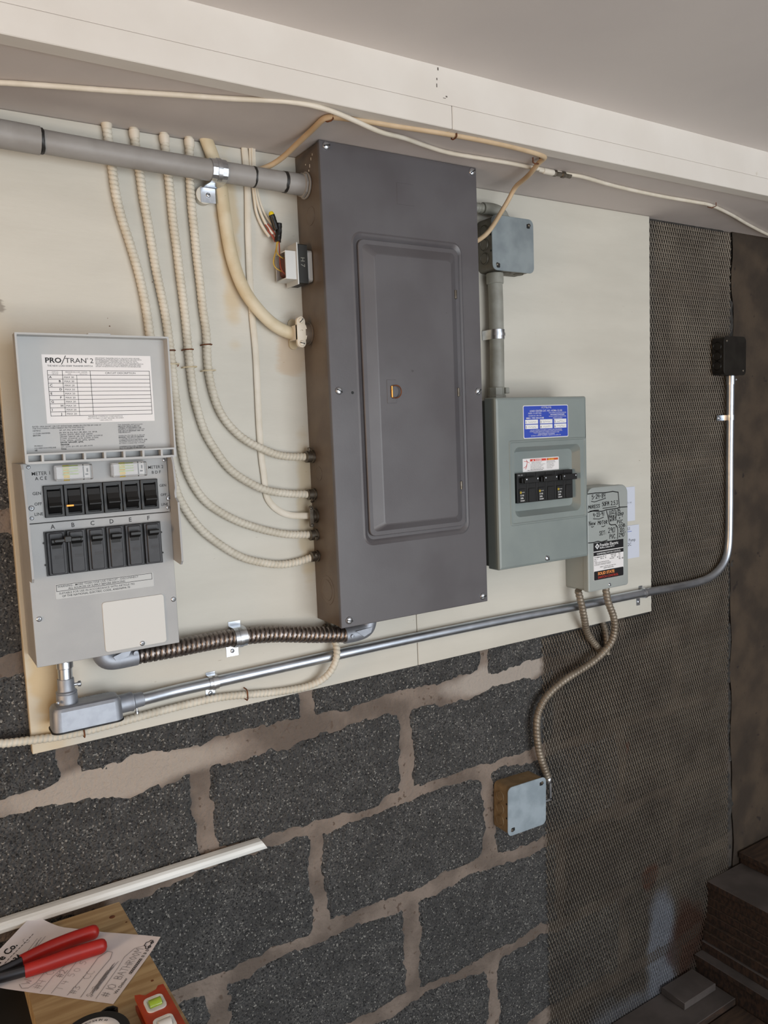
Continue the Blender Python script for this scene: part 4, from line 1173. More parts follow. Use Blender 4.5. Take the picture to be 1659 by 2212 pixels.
# marker handwriting on the cover
mb = MB()
yh = MY - 0.0003
W_ = 0.0014
for P in ([(0.587, 0.3165), (0.608, 0.317), (0.637, 0.3155), (0.659, 0.3165), (0.675, 0.3135), (0.678, 0.283)],
          [(0.587, 0.2795), (0.600, 0.281), (0.625, 0.278), (0.639, 0.280), (0.672, 0.2805), (0.680, 0.282), (0.7020, 0.281)],
          [(0.592, 0.2808), (0.605, 0.2818), (0.617, 0.2812)],
          [(0.640, 0.278), (0.644, 0.265), (0.648, 0.250), (0.653, 0.2475), (0.666, 0.247), (0.671, 0.242), (0.673, 0.234), (0.672, 0.217)],
          [(0.587, 0.217), (0.601, 0.2165), (0.614, 0.2175), (0.624, 0.2150), (0.641, 0.217)]):
    poly_into(mb, P, 0.0019, yh)
for P in ([(0.596, 0.301), (0.605, 0.299), (0.638, 0.304)], [(0.629, 0.284), (0.669, 0.2845)], [(0.601, 0.265), (0.618, 0.263), (0.631, 0.2655)],
          [(0.595, 0.2495), (0.598, 0.2482), (0.602, 0.2495)], [(0.625, 0.2472), (0.630, 0.2462), (0.635, 0.2480)]):
    poly_into(mb, P, 0.0014, yh)
for s, x, x1, z, h, rot in (('5-24-84', 0.5975, 0.6375, 0.3048, 0.0090, 0.02), ('MORESS', 0.5875, 0.6215, 0.2862, 0.0066, 0.02), ('50FM 2.5.3', 0.6270, 0.6745, 0.2885, 0.0082, 0.0),
                            ('4-23-91', 0.6010, 0.6330, 0.2680, 0.0080, 0.02), ('New', 0.5885, 0.6080, 0.2520, 0.0085, 0.03), ('MOTOR', 0.6140, 0.6430, 0.2515, 0.0076, -0.02),
                            ('SET:', 0.6180, 0.6385, 0.2295, 0.0080, 0.0), ("290'", 0.6440, 0.6690, 0.2310, 0.0110, 0.0), ('PVC.', 0.6475, 0.6690, 0.2190, 0.0090, -0.02),
                            ('11/23/15', 0.6455, 0.6820, 0.2695, 0.0075, 0.05), ('New', 0.6462, 0.6640, 0.2618, 0.0072, 0.1), ('pump', 0.6660, 0.6930, 0.2640, 0.0090, 0.04),
                            ('WIRE', 0.6490, 0.6720, 0.2545, 0.0068, 0.1), ('+', 0.6765, 0.6810, 0.2575, 0.0050, 0.0), ('PVC', 0.6705, 0.6890, 0.2480, 0.0074, 0.0),
                            ('SCHD.', 0.6755, 0.6990, 0.2392, 0.0064, 0.05), ('120', 0.6775, 0.6925, 0.2300, 0.0076, 0.02), ("290'", 0.6760, 0.6960, 0.2195, 0.0084, 0.02)):
    hand_into(mb, s, x, z, h, 0.0012, yh, rot=rot, to=x1)
part('handwriting', mb, ['marker'], mc, label='black marker handwriting')

# papers tucked behind the control box
p = thing('wall_note', 'blank looking bluish paper behind the pump control box, upper of two', 'paper', (0.75, -0.0012, 0.24), 'papers on the board')
part('sheet', MB().box(0.700, 0.8005, -0.0012, -0.0006, 0.2385, 0.3145), ['blue_white_paper'], p)
mb = MB()
text_into(mb, 'Co. 163', 0.7895, 0.2785, 0.0044, 'RIGHT', y=-0.0014, res=1)
part('print', mb, ['ink_grey'], p)
p = thing('wall_note', 'white paper with the printed word Pump behind the pump control box, lower of two', 'paper', (0.75, -0.0014, 0.155), 'papers on the board')
part('sheet', MB().box(0.700, 0.8135, -0.0014, -0.0006, 0.1545, 0.2285), ['blue_white_paper'], p)
part('printed_word', text_into(MB(), 'LABELS', 0.7835, 0.2192, 0.0085, 'RIGHT', y=-0.0016), ['ink'], p)
mb = MB()
line_into(mb, (0.70, 0.2155), (0.7885, 0.2155), 0.0010, -0.0016)
part('blue_rule', mb, ['blue_label'], p)
part('printed_word', text_into(MB(), 'Franklin Pump', 0.8010, 0.1925, 0.0098, 'RIGHT', y=-0.0016), ['ink'], p)
part('printed_word', text_into(MB(), '22C', 0.7875, 0.1832, 0.0098, 'RIGHT', y=-0.0016), ['ink'], p)

# ================================================================ JUNCTION BOXES
def junction_box(name, label, x0, x1, z0, z1, yb, yf, side, cover, screws_, rot=0.0, holes=3, side_y=(0.3, 0.62), tabs=True):
    cx, cz = (x0 + x1) / 2, (z0 + z1) / 2
    t = link(name, None, None, T(cx, yb, cz) @ Matrix.Rotation(rot, 4, 'Y'))
    t['label'], t['category'] = label, 'junction box'
    mx = WM[t.name]
    hx, hz, d = (x1 - x0) / 2, (z1 - z0) / 2, yb - yf
    A = (-hx + 0.0015, hx - 0.0015, -hz + 0.0015, hz - 0.0015)
    part('body', MB().loft([rl(A, 0.010, 0.0, 5), rl(A, 0.010, -d + 0.0015, 5)], True, True), [side], t, mx=mx)
    part('cover', MB().plate(-hx, hx, -hz, hz, 0.011, -d + 0.0018, -d, 0.0004, 5), [cover], t, mx=mx)
    for k in range(holes):
        zc = -hz + 2 * hz * (k + 1) / (holes + 1)
        mb = MB()
        mb.lathe((A[0], -d * 0.45, zc), (-1, 0, 0), [(0.0112, -0.001), (0.0112, 0.0008), (0.0104, 0.0020), (0.0096, 0.0006), (0.0090, 0.0016), (0.0, 0.0020)], 24)
        part('knockout', mb, [side], t, mx=mx)
        mb = MB()
        mb.lathe((-hx + 0.020 + (2 * hx - 0.04) * k / max(1, holes - 1), -d * 0.5, -hz + 0.0015), (0, 0, -1),
                 [(0.0100, -0.001), (0.0100, 0.0006), (0.0092, 0.0012), (0.0086, 0.0007), (0.0, 0.0008)], 24)
        part('knockout', mb, [side], t, mx=mx)
    mb = MB()
    for zc in (-hz * 0.28, hz * 0.30):
        mb.lathe((A[0], -d + 0.006, zc), (-1, 0, 0), [(0.0020, -0.0005), (0.0020, 0.0003), (0, 0.0004)], 10)
    part('nail_holes', mb, ['gasket'], t, mx=mx)
    for (sx_, sz_, dxh, dzh) in screws_:
        X, Z = sx_ * (hx - 0.011), sz_ * (hz - 0.011)
        s = MB()
        s.plate(X + min(0, dxh) - 0.0022, X + max(0, dxh) + 0.0022, Z + min(0, dzh) - 0.0022, Z + max(0, dzh) + 0.0022, 0.002, -d + 0.0005, -d - 0.00015, 0.0001)
        part('keyhole_slot', s, ['gasket'], t, mx=mx)
        sc = screw(t, (0, 0, 0), 0.0030, 'slot', 0.7, 'old_steel')
        m2 = mx @ T(X, -d, Z) @ Matrix.Rotation(0.7, 4, 'Y') @ Matrix.Scale(0.0032, 4)
        sc.matrix_basis = m2
        WM[sc.name] = m2
    return t


junction_box('junction_box', 'square grey junction box between the dark breaker panel and the right edge of the boards', 0.3700, 0.4715, 0.7440, 0.8430, -0.0005, -0.045, 'box_side', 'box_galv',
             ((1, 1, -0.004, -0.004), (-1, -1, 0.004, -0.004)))
junction_box('junction_box', 'junction box with pale bluish cover mounted on the bare block wall', 0.3865, 0.4895, -0.3600, -0.2590, 0.0145, -0.030, 'box_tan', 'cover_blue',
             ((1, 1, -0.005, -0.003), (-1, -1, 0.005, 0.003)), rot=0.032)
junction_box('junction_box', 'black junction box on top of the upright shiny conduit at far right', 1.0820, 1.1680, 0.5580, 0.6490, 0.006, -0.027, 'box_black', 'box_black',
             ((-1, 1, 0.003, -0.003), (1, -1, -0.003, 0.002)))

# grey ribbed elbow from the panel's right side down into the square box
t = thing('conduit_elbow', 'short grey ribbed elbow joining dark breaker panel and the square grey junction box', 'conduit elbow', (0.36, -0.02, 0.858))
mb = MB().sweep([(0.3005, -0.020, 0.8585), (0.372, -0.020, 0.8590)], lambda s, a: 0.0082 + 0.0008 * sin(s * 2 * pi / 0.0065), 14, 0.0012)
part('ribbed_sleeve', mb, ['conduit_dark'], t)
mb = MB().sweep([(0.370, -0.020, 0.859), (0.395, -0.020, 0.8605), (0.412, -0.020, 0.8575), (0.420, -0.020, 0.8470), (0.420, -0.020, 0.8435)], 0.0108, 14, 0.003)
mb.lathe((0.420, -0.020, 0.8436), (0, 0, 1), [(0.0140, 0), (0.0140, 0.004), (0.010, 0.005)], 8)
part('bend', mb, ['conduit_dark'], t)


# ================================================================ CONDUITS
def strap_h(parent, x, yc, zc, R, w, tab, board=0.0, mat='zinc', skew=0.0, top=0.004, name='strap'):
    """one-hole strap over a pipe running along X; tab hangs below"""
    prof = [(x, board - 0.0008, zc + R + top), (x, board - 0.0008, zc + R * 0.99)]
    for k in range(9):
        a = pi / 2 - pi * k / 8
        prof.append((x, yc - R * cos(a) if True else 0, zc + R * sin(a)))
    prof = [(x, board - 0.0008, zc + R + top), (x, board - 0.0010, zc + R)] + [(x, yc - R * cos(pi / 2 - pi * k / 10), zc + R * sin(pi / 2 - pi * k / 10)) for k in range(11)] \
        + [(x + skew * 0.3, board - 0.0010, zc - R - 0.0005), (x + skew, board - 0.0010, zc - R - 0.003), (x + skew, board - 0.0010, zc - R - tab)]
    st = part(name, MB().band(prof, (w, 0, 0), 0.0013), [mat], parent, angle=50)
    mb = MB().band([(x, yc - (R + 0.0012) * cos(pi / 2 - pi * k / 10), zc + (R + 0.0012) * sin(pi / 2 - pi * k / 10)) for k in range(1, 10)], (w * 0.28, 0, 0), 0.0012)
    part('rib', mb, [mat], st, angle=50)
    screw(st, (x + skew, board - 0.0017, zc - R - tab * 0.55), 0.0036)
    return st


# grey PVC conduit high on the left
t = thing('plastic_conduit', 'thick grey conduit crossing above the armored cables into the dark panel', 'conduit', (-0.3, -0.034, 0.85), group='conduits')
PV = [(-0.80, -0.034, 0.868), (-0.469, -0.034, 0.8595), (-0.377, -0.034, 0.8555), (-0.258, -0.034, 0.8525), (-0.17, -0.034, 0.851), (-0.075, -0.034, 0.850), (-0.001, -0.034, 0.8485)]
part('pipe', MB().sweep(PV, 0.0153, 22, 0.02), ['conduit_paint'], t)
part('coupling', MB().sweep([(-0.62, -0.034, 0.8635), (-0.3905, -0.034, 0.8562)], 0.0178, 22, 0.02), ['conduit_paint'], t)
part('coupling', MB().sweep([(-0.0345, -0.034, 0.8492), (-0.006, -0.034, 0.8486)], 0.0163, 22, 0.01), ['conduit_paint'], t)
mb = MB().lathe((-0.0085, -0.034, 0.8486), (1, 0, 0), [(0.0172, 0), (0.0192, 0.0008), (0.0192, 0.0042), (0.0172, 0.005)], 8)
mb.lathe((-0.0034, -0.034, 0.8486), (1, 0, 0), [(0.0195, 0), (0.0205, 0.0006), (0.0205, 0.0026), (0.019, 0.0032)], 28)
part('locknut', mb, ['conduit_paint'], t)
for x, z, w, r in ((-0.3885, 0.8562, 0.0035, 0.0165), (-0.0890, 0.8502, 0.0032, 0.0156), (-0.0372, 0.8494, 0.0045, 0.0159)):
    mb = MB()
    for k in range(3):
        n = 22
        L = []
        for q in (0, 1):
            L.append([(x + (q - 0.5) * w + 0.0016 * noise.noise(Vector((x * 50, q, i * 0.9))), -0.034 + r * cos(2 * pi * i / n), z + r * sin(2 * pi * i / n)) for i in range(n)])
        break
    mb.loft(L, True, True)
    part('tar_mark', mb, ['tar'], t)
st = strap_h(t, -0.1465, -0.034, 0.8507, 0.0165, 0.0230, 0.0245, board=-0.012, skew=-0.0085, top=0.0)
part('spacer', MB().lathe((-0.1600, -0.0002, 0.8210), (0, -1, 0), [(0.0130, 0), (0.0130, 0.0118), (0.0120, 0.0122), (0, 0.0123)], 22), ['board_paint'], st)

# upright conduit between the square box and the load center
t = thing('upright_conduit', 'grey upright conduit joining the square grey junction box to the load center', 'conduit', (0.391, -0.024, 0.51), group='conduits')
part('pipe', MB().sweep([(0.3905, -0.024, 0.5125), (0.3925, -0.024, 0.60), (0.3930, -0.024, 0.70), (0.3915, -0.024, 0.7425)], 0.0136, 20, 0.02), ['conduit_dark'], t)
mb = MB().lathe((0.3920, -0.024, 0.7235), (0, 0, 1), [(0.0150, 0), (0.0160, 0.001), (0.0160, 0.0185), (0.0150, 0.0195)], 22)
part('connector', mb, ['conduit_dark'], t)
mb = MB().lathe((0.3895, -0.024, 0.5107), (0, 0, 1), [(0.0172, 0), (0.0172, 0.006), (0.0160, 0.007), (0.0160, 0.0205), (0.0150, 0.0215)], 8)
mb.box(0.3975, 0.4065, -0.0415, -0.034, 0.5200, 0.5310, 0, 0.001)
part('connector', mb, ['conduit_dark'], t)
prof = [(0.3927 + 0.0148 * sin(a), -0.024 - 0.0148 * cos(a), 0.6305) for a in [(-0.5 + k / 10) * pi for k in range(11)]] + [(0.4085, -0.012, 0.6305), (0.4115, -0.0012, 0.6305)]
prof = [(0.3770, -0.0012, 0.6305)] + prof
st = part('strap', MB().band(prof, (0, 0, 0.0175), 0.0012), ['zinc'], t, angle=50)
part('rib', MB().band([(0.3927 + 0.0160 * sin(a), -0.024 - 0.0160 * cos(a), 0.6305) for a in [(-0.35 + 0.7 * k / 8) * pi for k in range(9)]], (0, 0, 0.005), 0.0012), ['zinc'], st, angle=50)

# long shiny steel conduit
t = thing('steel_conduit', 'long shiny steel conduit under the boxes, bending up to the black junction box', 'conduit', (0.4, -0.011, 0.075), group='conduits')
EM = [(-0.335, -0.026, 0.0765), (-0.30, -0.020, 0.0755), (-0.255, -0.0125, 0.0752), (-0.20, -0.0112, 0.0755), (-0.05, -0.0112, 0.0775), (0.15, -0.0112, 0.0795), (0.40, -0.0112, 0.0785), (0.60, -0.0112, 0.0750), (0.826, -0.0112, 0.0730),
      (0.90, -0.0100, 0.0705), (0.96, -0.004, 0.0680), (1.02, -0.004, 0.0690), (1.065, -0.004, 0.0745), (1.100, -0.004, 0.0885), (1.126, -0.004, 0.1120), (1.1375, -0.004, 0.150), (1.1400, -0.004, 0.24),
      (1.1400, -0.004, 0.35), (1.1410, -0.004, 0.46), (1.1420, -0.004, 0.557)]
part('pipe', MB().sweep(EM, 0.0094, 18, 0.008), ['emt_steel'], t)
mb = MB().sweep([(1.1418, -0.004, 0.5375), (1.1420, -0.004, 0.5580)], 0.0112, 16, None)
mb.lathe((1.1525, -0.004, 0.5490), (1, -0.3, 0), [(0.0026, 0), (0.0026, 0.004), (0.0038, 0.0042), (0.0038, 0.007), (0, 0.0075)], 10)
part('connector', mb, ['zinc'], t)
strap_h(t, -0.1945, -0.0112, 0.0756, 0.0104, 0.0150, 0.0160, skew=-0.002)
strap_h(t, 0.8170, -0.0112, 0.0731, 0.0104, 0.0110, 0.0185, skew=-0.008)
prof = [(1.1405 + 0.0106 * sin(a), -0.004 - 0.0106 * cos(a), 0.458) for a in [(0.5 - k / 10) * pi for k in range(11)]] + [(1.1270, 0.0030, 0.458), (1.1240, 0.0032, 0.458), (1.0985, 0.0032, 0.458)]
st = part('strap', MB().band(prof, (0, 0, 0.0125), 0.0013), ['zinc'], t, angle=50)
screw(st, (1.1060, 0.0022, 0.458), 0.0042)

# conduit body with the riser below the transfer switch
t = thing('conduit_fitting', 'cast metal conduit fitting with a short riser, directly below the transfer switch', 'conduit fitting', (-0.39, -0.03, 0.064))
mb = MB()
L = []
for z, i in ((0.0640, 0.0), (0.0915, 0.0012), (0.0955, 0.0035), (0.0970, 0.0075)):
    L.append([(x, y, z) for x, y in rr(-0.4375 + i, -0.3425 - i, -0.0560 + i, -0.0125 - i, 0.011 - i * 0.5, 5)])
mb.loft(L, True, True)
part('body', mb, ['cast_metal'], t)
mb = MB()
mb.loft([[(x, y, z) for x, y in rr(-0.4390, -0.3415, -0.0572, -0.0115, 0.012, 5)] for z in (0.0620, 0.0640)], True, True)
part('cover_gasket', mb, ['gasket'], t)
mb = MB()
for k, (s, z) in enumerate((('12.5 cu.in', 0.0), ('1/2 UL', 0.0))):
    text_into(mb, s, -0.400 + 0.028 * k, -0.0225, 0.0056, mx=T(0, 0, 0.0972), sx=1.2)
part('cast_lettering', mb, ['old_steel'], t)
VX, VY = -0.4130, -0.0300
mb = MB().lathe((VX, VY, 0.094), (0, 0, 1), [(0.0142, 0), (0.0142, 0.0150), (0.0136, 0.0165)], 22)
mb.lathe((VX, VY, 0.1105), (0, 0, 1), [(0.0136, 0), (0.0142, 0.001), (0.0142, 0.003), (0.0128, 0.0042), (0.0120, 0.0045), (0.0112, 0.0070), (0.0112, 0.0205), (0.0106, 0.0215)], 22)
rz = part('riser_hub', mb, ['cast_metal'], t)
part('riser_pipe', MB().sweep([(VX, VY, 0.128), (VX + 0.0005, VY, 0.156)], 0.0096, 18, None), ['emt_steel'], t)
mb = MB().lathe((VX + 0.0005, VY, 0.1465), (0, 0, 1), [(0.0104, 0), (0.0112, 0.0008), (0.0112, 0.0195)], 20)
part('riser_connector', mb, ['zinc'], t)
screw(t, (VX + 0.003, VY - 0.0105, 0.1600), 0.0040, face=(0.1, -1, 0))
mb = MB().lathe((VX + 0.0105, VY - 0.002, 0.1215), (1, -0.15, 0), [(0.0022, 0), (0.0022, 0.0045), (0.0040, 0.0048), (0.0042, 0.0085), (0.0026, 0.0095), (0, 0.0096)], 12)
part('set_screw', mb, ['zinc'], t)
mb = MB().lathe((-0.3440, -0.0270, 0.0775), (1, 0.08, 0), [(0.0138, 0), (0.0138, 0.0170), (0.0144, 0.0180), (0.0144, 0.0200), (0.0128, 0.0215), (0.0112, 0.0220), (0.0108, 0.036), (0.0098, 0.0365)], 22)
part('side_hub', mb, ['cast_metal'], t)
mb = MB().lathe((-0.3180, -0.0260, 0.0665), (0, 0, -1), [(0.0018, 0), (0.0018, 0.0052), (0.0032, 0.0055), (0.0033, 0.0085), (0, 0.009)], 12)
part('set_screw', mb, ['zinc'], t)
mb = MB().lathe((-0.4270, -0.0420, 0.1030), (-0.4, -1, 0), [(0.0022, 0), (0.0022, 0.003), (0, 0.0034)], 10)
part('lug_screw', mb, ['zinc'], t)

# flexible steel conduit with two angle connectors
t = thing('flexible_conduit', 'dark ribbed flexible steel conduit joining the transfer switch and the breaker panel', 'conduit', (-0.14, -0.03, 0.13), group='conduits')
FM = [(-0.3250, -0.030, 0.1465), (-0.290, -0.030, 0.1460), (-0.249, -0.028, 0.1455), (-0.192, -0.022, 0.1445), (-0.153, -0.019, 0.1430), (-0.092, -0.022, 0.1380), (-0.027, -0.029, 0.1270), (0.040, -0.032, 0.1165)]


def fmc_r(s, a):
    p = (s / 0.0078 + a / (2 * pi)) % 1.0
    if p < 0.16:
        return 0.0112
    if p < 0.30:
        return 0.0129
    if p < 0.84:
        return 0.0137
    return 0.0124


part('ribbed_sheath', MB().sweep(FM, fmc_r, 26, 0.0009), ['flex_steel'], t, angle=28)
strap_h(t, -0.1500, -0.0195, 0.1428, 0.0150, 0.0200, 0.0190, skew=-0.006, top=0.007)


def angle_connector(pts, name='angle_connector', flip=1):
    mb = MB().sweep(pts, lambda s, a: 0.0148, 18, 0.0025, flat=1.0)
    c = part(name, mb, ['cast_metal'], t)
    return c


c = angle_connector([(-0.3140, -0.031, 0.1465), (-0.340, -0.032, 0.1462), (-0.3530, -0.032, 0.1470), (-0.3610, -0.032, 0.1535), (-0.3620, -0.032, 0.1665)])
mb = MB()
mb.prism([(-0.3500, 0.1545), (-0.3470, 0.1480), (-0.3290, 0.1520), (-0.3240, 0.1600), (-0.3320, 0.1605)], 'y', -0.0480, -0.0450)
mb.lathe((-0.3185, -0.046, 0.1540), (0, -1, 0), [(0.0035, -0.004), (0.0035, 0.003), (0, 0.0035)], 12)
mb.lathe((-0.3775, -0.034, 0.1595), (-1, 0, 0), [(0.0030, -0.006), (0.0030, 0.002), (0.0042, 0.0022), (0.0042, 0.0045), (0, 0.005)], 12)
part('clamp_plate', mb, ['cast_metal'], c)
c = angle_connector([(0.0320, -0.032, 0.1165), (0.0560, -0.033, 0.1165), (0.0720, -0.033, 0.1190), (0.0800, -0.033, 0.1265), (0.0815, -0.033, 0.1440)])
mb = MB()
mb.prism([(0.0470, 0.1235), (0.0620, 0.1120), (0.0760, 0.1170), (0.0790, 0.1260)], 'y', -0.0490, -0.0460)
mb.lathe((0.0400, -0.047, 0.1165), (0, -1, 0), [(0.0032, -0.004), (0.0032, 0.003), (0, 0.0035)], 12)
mb.lathe((0.0955, -0.034, 0.1330), (1, 0, 0), [(0.0028, -0.006), (0.0028, 0.002), (0.0040, 0.0022), (0.0040, 0.0045), (0, 0.005)], 12)
part('clamp_plate', mb, ['cast_metal'], c)

# ================================================================ CABLES
def armor_r(r0, pitch, hand=1):
    def f(s, a):
        p = (s / pitch + hand * a / (2 * pi)) % 1.0
        return r0 * (0.82 + 0.22 * max(0.0, sin(pi * p)) ** 0.75)
    return f


def ring_connector(parent, p, r=0.0090, L=0.015, screw_at=(0, -0.3, -1)):
    """clamp connector where a cable enters the left side of the breaker panel (x = 0)"""
    x, y, z = p
    mb = MB().lathe((-L, y, z), (1, 0, 0), [(r * 0.78, 0.0), (r, 0.0010), (r, L * 0.72), (r * 1.12, L * 0.75), (r * 1.12, L - 0.0004)], 20)
    c = part('connector', mb, ['old_steel'], parent)
    d = Vector(screw_at).normalized()
    o = Vector((-L * 0.6, y, z)) + d * (r - 0.001)
    part('clamp_screw', MB().lathe(o, d, [(0.0018, 0), (0.0018, 0.0035), (0.0032, 0.0038), (0.0032, 0.0062), (0, 0.0068)], 12), ['old_steel'], c)
    return c


def staple(parent, p, along, w=0.016, h=0.013, mat='old_steel', off=0.0012):
    """driven wire staple straddling a cable on the board at p; `along` is the cable direction in XZ"""
    a = Vector((along[0], 0, along[1])).normalized()
    n = Vector((-a.z, 0, a.x))
    P = Vector((p[0], 0, p[2]))
    q = [P + n * w / 2 + Vector((0, -0.0002, 0)), P + n * w / 2 + Vector((0, -h * 0.75, 0)), P + n * w * 0.3 + Vector((0, -h, 0)), P - n * w * 0.3 + Vector((0, -h, 0)),
         P - n * w / 2 + Vector((0, -h * 0.75, 0)), P - n * w / 2 + Vector((0, -0.0002, 0))]
    return part('staple', MB().sweep(q, 0.0011, 8, None), [mat], parent)


BXL = (('bx1', 'cream armored cable, leftmost of four at the soffit, ending lowest on the dark panel', (0, -1, 0.3)),
       ('bx2', 'cream armored cable, second from left at the soffit, passing beside the raised lid', (0.2, -1, -0.4)),
       ('bx3', 'cream armored cable, third from left at the soffit, ending above the flat white cable', (0, -0.6, -1)),
       ('bx4', 'cream armored cable, rightmost of four at the soffit, ending highest on the dark panel', (0, -0.3, 1)))
for key, lab, sd in BXL:
    P = [Vector(p) for p in PTS[key]]
    P[-1].x = -0.004
    P = [P[0] + Vector((0, 0, 0.012 if P[0].z < SOF else 0))] + P
    e = P[-1].copy()
    for p in P:
        p.y = -0.0074
        if p.z < 0.46 and key in ('bx3', 'bx4'):
            p.y -= 0.0056 * max(0.0, 1 - abs(p.x + 0.087) / 0.05)
    P[-1] = Vector((-0.004, -0.0115, e.z))
    P.append(Vector((0.0, -0.0125, e.z)))
    t = thing('armored_cable', lab, 'cable', tuple(P[-1]), 'cream armored cables into the breaker panel')
    part('sheath', MB().sweep(P, armor_r(0.0063, 0.0063), 14, 0.0009), ['armor_paint'], t, angle=50)
    ring_connector(t, (0, -0.0125, e.z), 0.0098 if key == 'bx4' else 0.0088, 0.014, sd)
    # plaster collar where it leaves the soffit
    part('collar', MB().lathe((P[1].x, P[1].y, P[1].z + 0.004 if key == 'bx1' else 0.8955), (0.02, 0, -1), [(0.0074, -0.004), (0.0074, 0.003), (0.0062, 0.008)], 14), ['cable_white'], t)
    if key != 'bx1':
        st = {'bx2': (-0.2255, 0.570), 'bx3': (-0.1985, 0.566), 'bx4': (-0.1690, 0.561)}[key]
        staple(t, (st[0], 0, st[1]), (0.05, -1), 0.0200, 0.0140, 'cable_cream')
        st2 = {'bx2': (-0.2270, 0.590), 'bx3': (-0.1992, 0.592), 'bx4': (-0.1695, 0.600)}[key]
        staple(t, (st2[0], 0, st2[1]), (0.05, -1), 0.0145, 0.0134, 'rusty')

# thick service cable
t = thing('service_cable', 'thick smooth cream cable curving from the soffit into the dark panel', 'cable', (0, -0.011, 0.62))
P = [(-0.152, -0.0085, 0.9060)] + [(p[0], -0.0085 - 0.0065 * max(0.0, 1 - abs(p[2] - 0.655) / 0.08), p[2]) for p in PTS['seu'][1:-1]] + [(-0.018, -0.0145, 0.6205), (-0.006, -0.0165, 0.6205)]
part('sheath', MB().sweep(P, 0.0103, 18, 0.006, flat=0.76), ['cable_cream'], t)
mb = MB()
A = [(-0.0275, -0.0130, 0.6440), (-0.0190, -0.0130, 0.6440)]
ol = rr(-0.0285, -0.0130, 0.5965, 0.6450, 0.0074, 5)
mb.loft([[(x, -0.0295, z) for x, z in ol], [(x, -0.0335, z) for x, z in ol], [(x + (0.0010 if x < -0.02 else -0.001), -0.0345, z) for x, z in ol]], True, True)
mb.prism([(-0.0285, 0.609), (-0.013, 0.609), (-0.010, 0.6205), (-0.013, 0.632), (-0.0285, 0.632)], 'y', -0.0353, -0.006)
cl = part('clamp', mb, ['cable_white'], t)
part('clamp_back', MB().prism(rr(-0.0285, -0.0130, 0.5965, 0.6450, 0.0074, 5), 'y', -0.0040, -0.0008), ['cable_cream'], cl)
for z in (0.6385, 0.6030):
    screw(cl, (-0.0208, -0.0345, z), 0.0047, 'slot', -0.8 if z > 0.62 else 0.2, 'cable_white')
part('collar', MB().lathe((-0.0135, -0.0190, 0.6205), (1, 0, 0), [(0.0172, 0), (0.0172, 0.0115), (0.0182, 0.0120), (0.0182, 0.0130)], 24), ['panel_box_warm_lit'], t)

# flat white cable
t = thing('flat_cable', 'thin flat white cable dropping straight down beside the thick cream cable', 'cable', (0, -0.006, 0.322))
P = [(p[0], -0.0042 if i < 9 else (-0.0148 if i in (11, 12) else -0.0044), p[2]) for i, p in enumerate(PTS['nm'])]
P = [(p[0], -0.0029, p[2]) for p in PTS['nm']][:-1] + [(-0.030, -0.008, 0.3245), (-0.004, -0.0130, 0.3225)]
part('sheath', MB().sweep(P, 0.0054, 14, 0.005, flat=0.46), ['cable_white'], t)
mb = MB()
mb.plate(-0.0165, -0.0085, 0.3045, 0.3405, 0.0038, -0.0195, -0.0220, 0.0006, 5)
mb.lathe((-0.0085, -0.0130, 0.3225), (1, 0, 0), [(0.0105, 0), (0.0105, 0.004), (0.0125, 0.0045), (0.0125, 0.0080)], 20)
cl = part('clamp', mb, ['old_steel'], t)
for z in (0.3365, 0.3085):
    screw(cl, (-0.0125, -0.0220, z), 0.0028, 'slot', 0.6, 'old_steel')

# thin wires spliced to the doorbell transformer
t = thing('wire_bundle', 'bundle of thin white wires with a black taped splice and yellow tip', 'wiring', (-0.05, -0.008, 0.76))
for key in ('w1', 'w2', 'w3'):
    P = [Vector(p) for p in PTS[key]]
    P[0].z = 0.906
    P[-1].y = -0.012
    part('wire', MB().sweep(P, 0.0023, 8, 0.004), ['cable_white'], t)
for a, c in (((-0.0625, -0.009, 0.7885), (-0.0475, -0.014, 0.7640)), ((-0.0585, -0.010, 0.7900), (-0.0460, -0.015, 0.7690)), ((-0.0600, -0.011, 0.7800), (-0.0490, -0.014, 0.7620))):
    part('inner_wire', MB().sweep([a, ((a[0] + c[0]) / 2 + 0.002, a[1] - 0.002, (a[2] + c[2]) / 2), c], 0.0012, 8, 0.003), ['wire_red'], t)
mb = MB().sweep([(-0.0545, -0.018, 0.8020), (-0.0505, -0.018, 0.7900), (-0.0475, -0.018, 0.7800)], lambda s, a: 0.0048 + 0.0006 * noise.noise(Vector((s * 300, a, 0))), 12, 0.002)
part('splice', mb, ['tape_black'], t)
mb = MB().sweep([(-0.0425, -0.017, 0.7905), (-0.0430, -0.017, 0.7780), (-0.0460, -0.017, 0.7620)], lambda s, a: 0.0050 + 0.0008 * noise.noise(Vector((s * 300, a, 4))), 12, 0.002)
part('splice', mb, ['tape_black'], t)
part('wire_nut', MB().lathe((-0.0545, -0.018, 0.8015), (-0.25, 0, 1), [(0.0044, 0), (0.0042, 0.003), (0.0026, 0.0055), (0, 0.006)], 12), ['nut_yellow'], t)

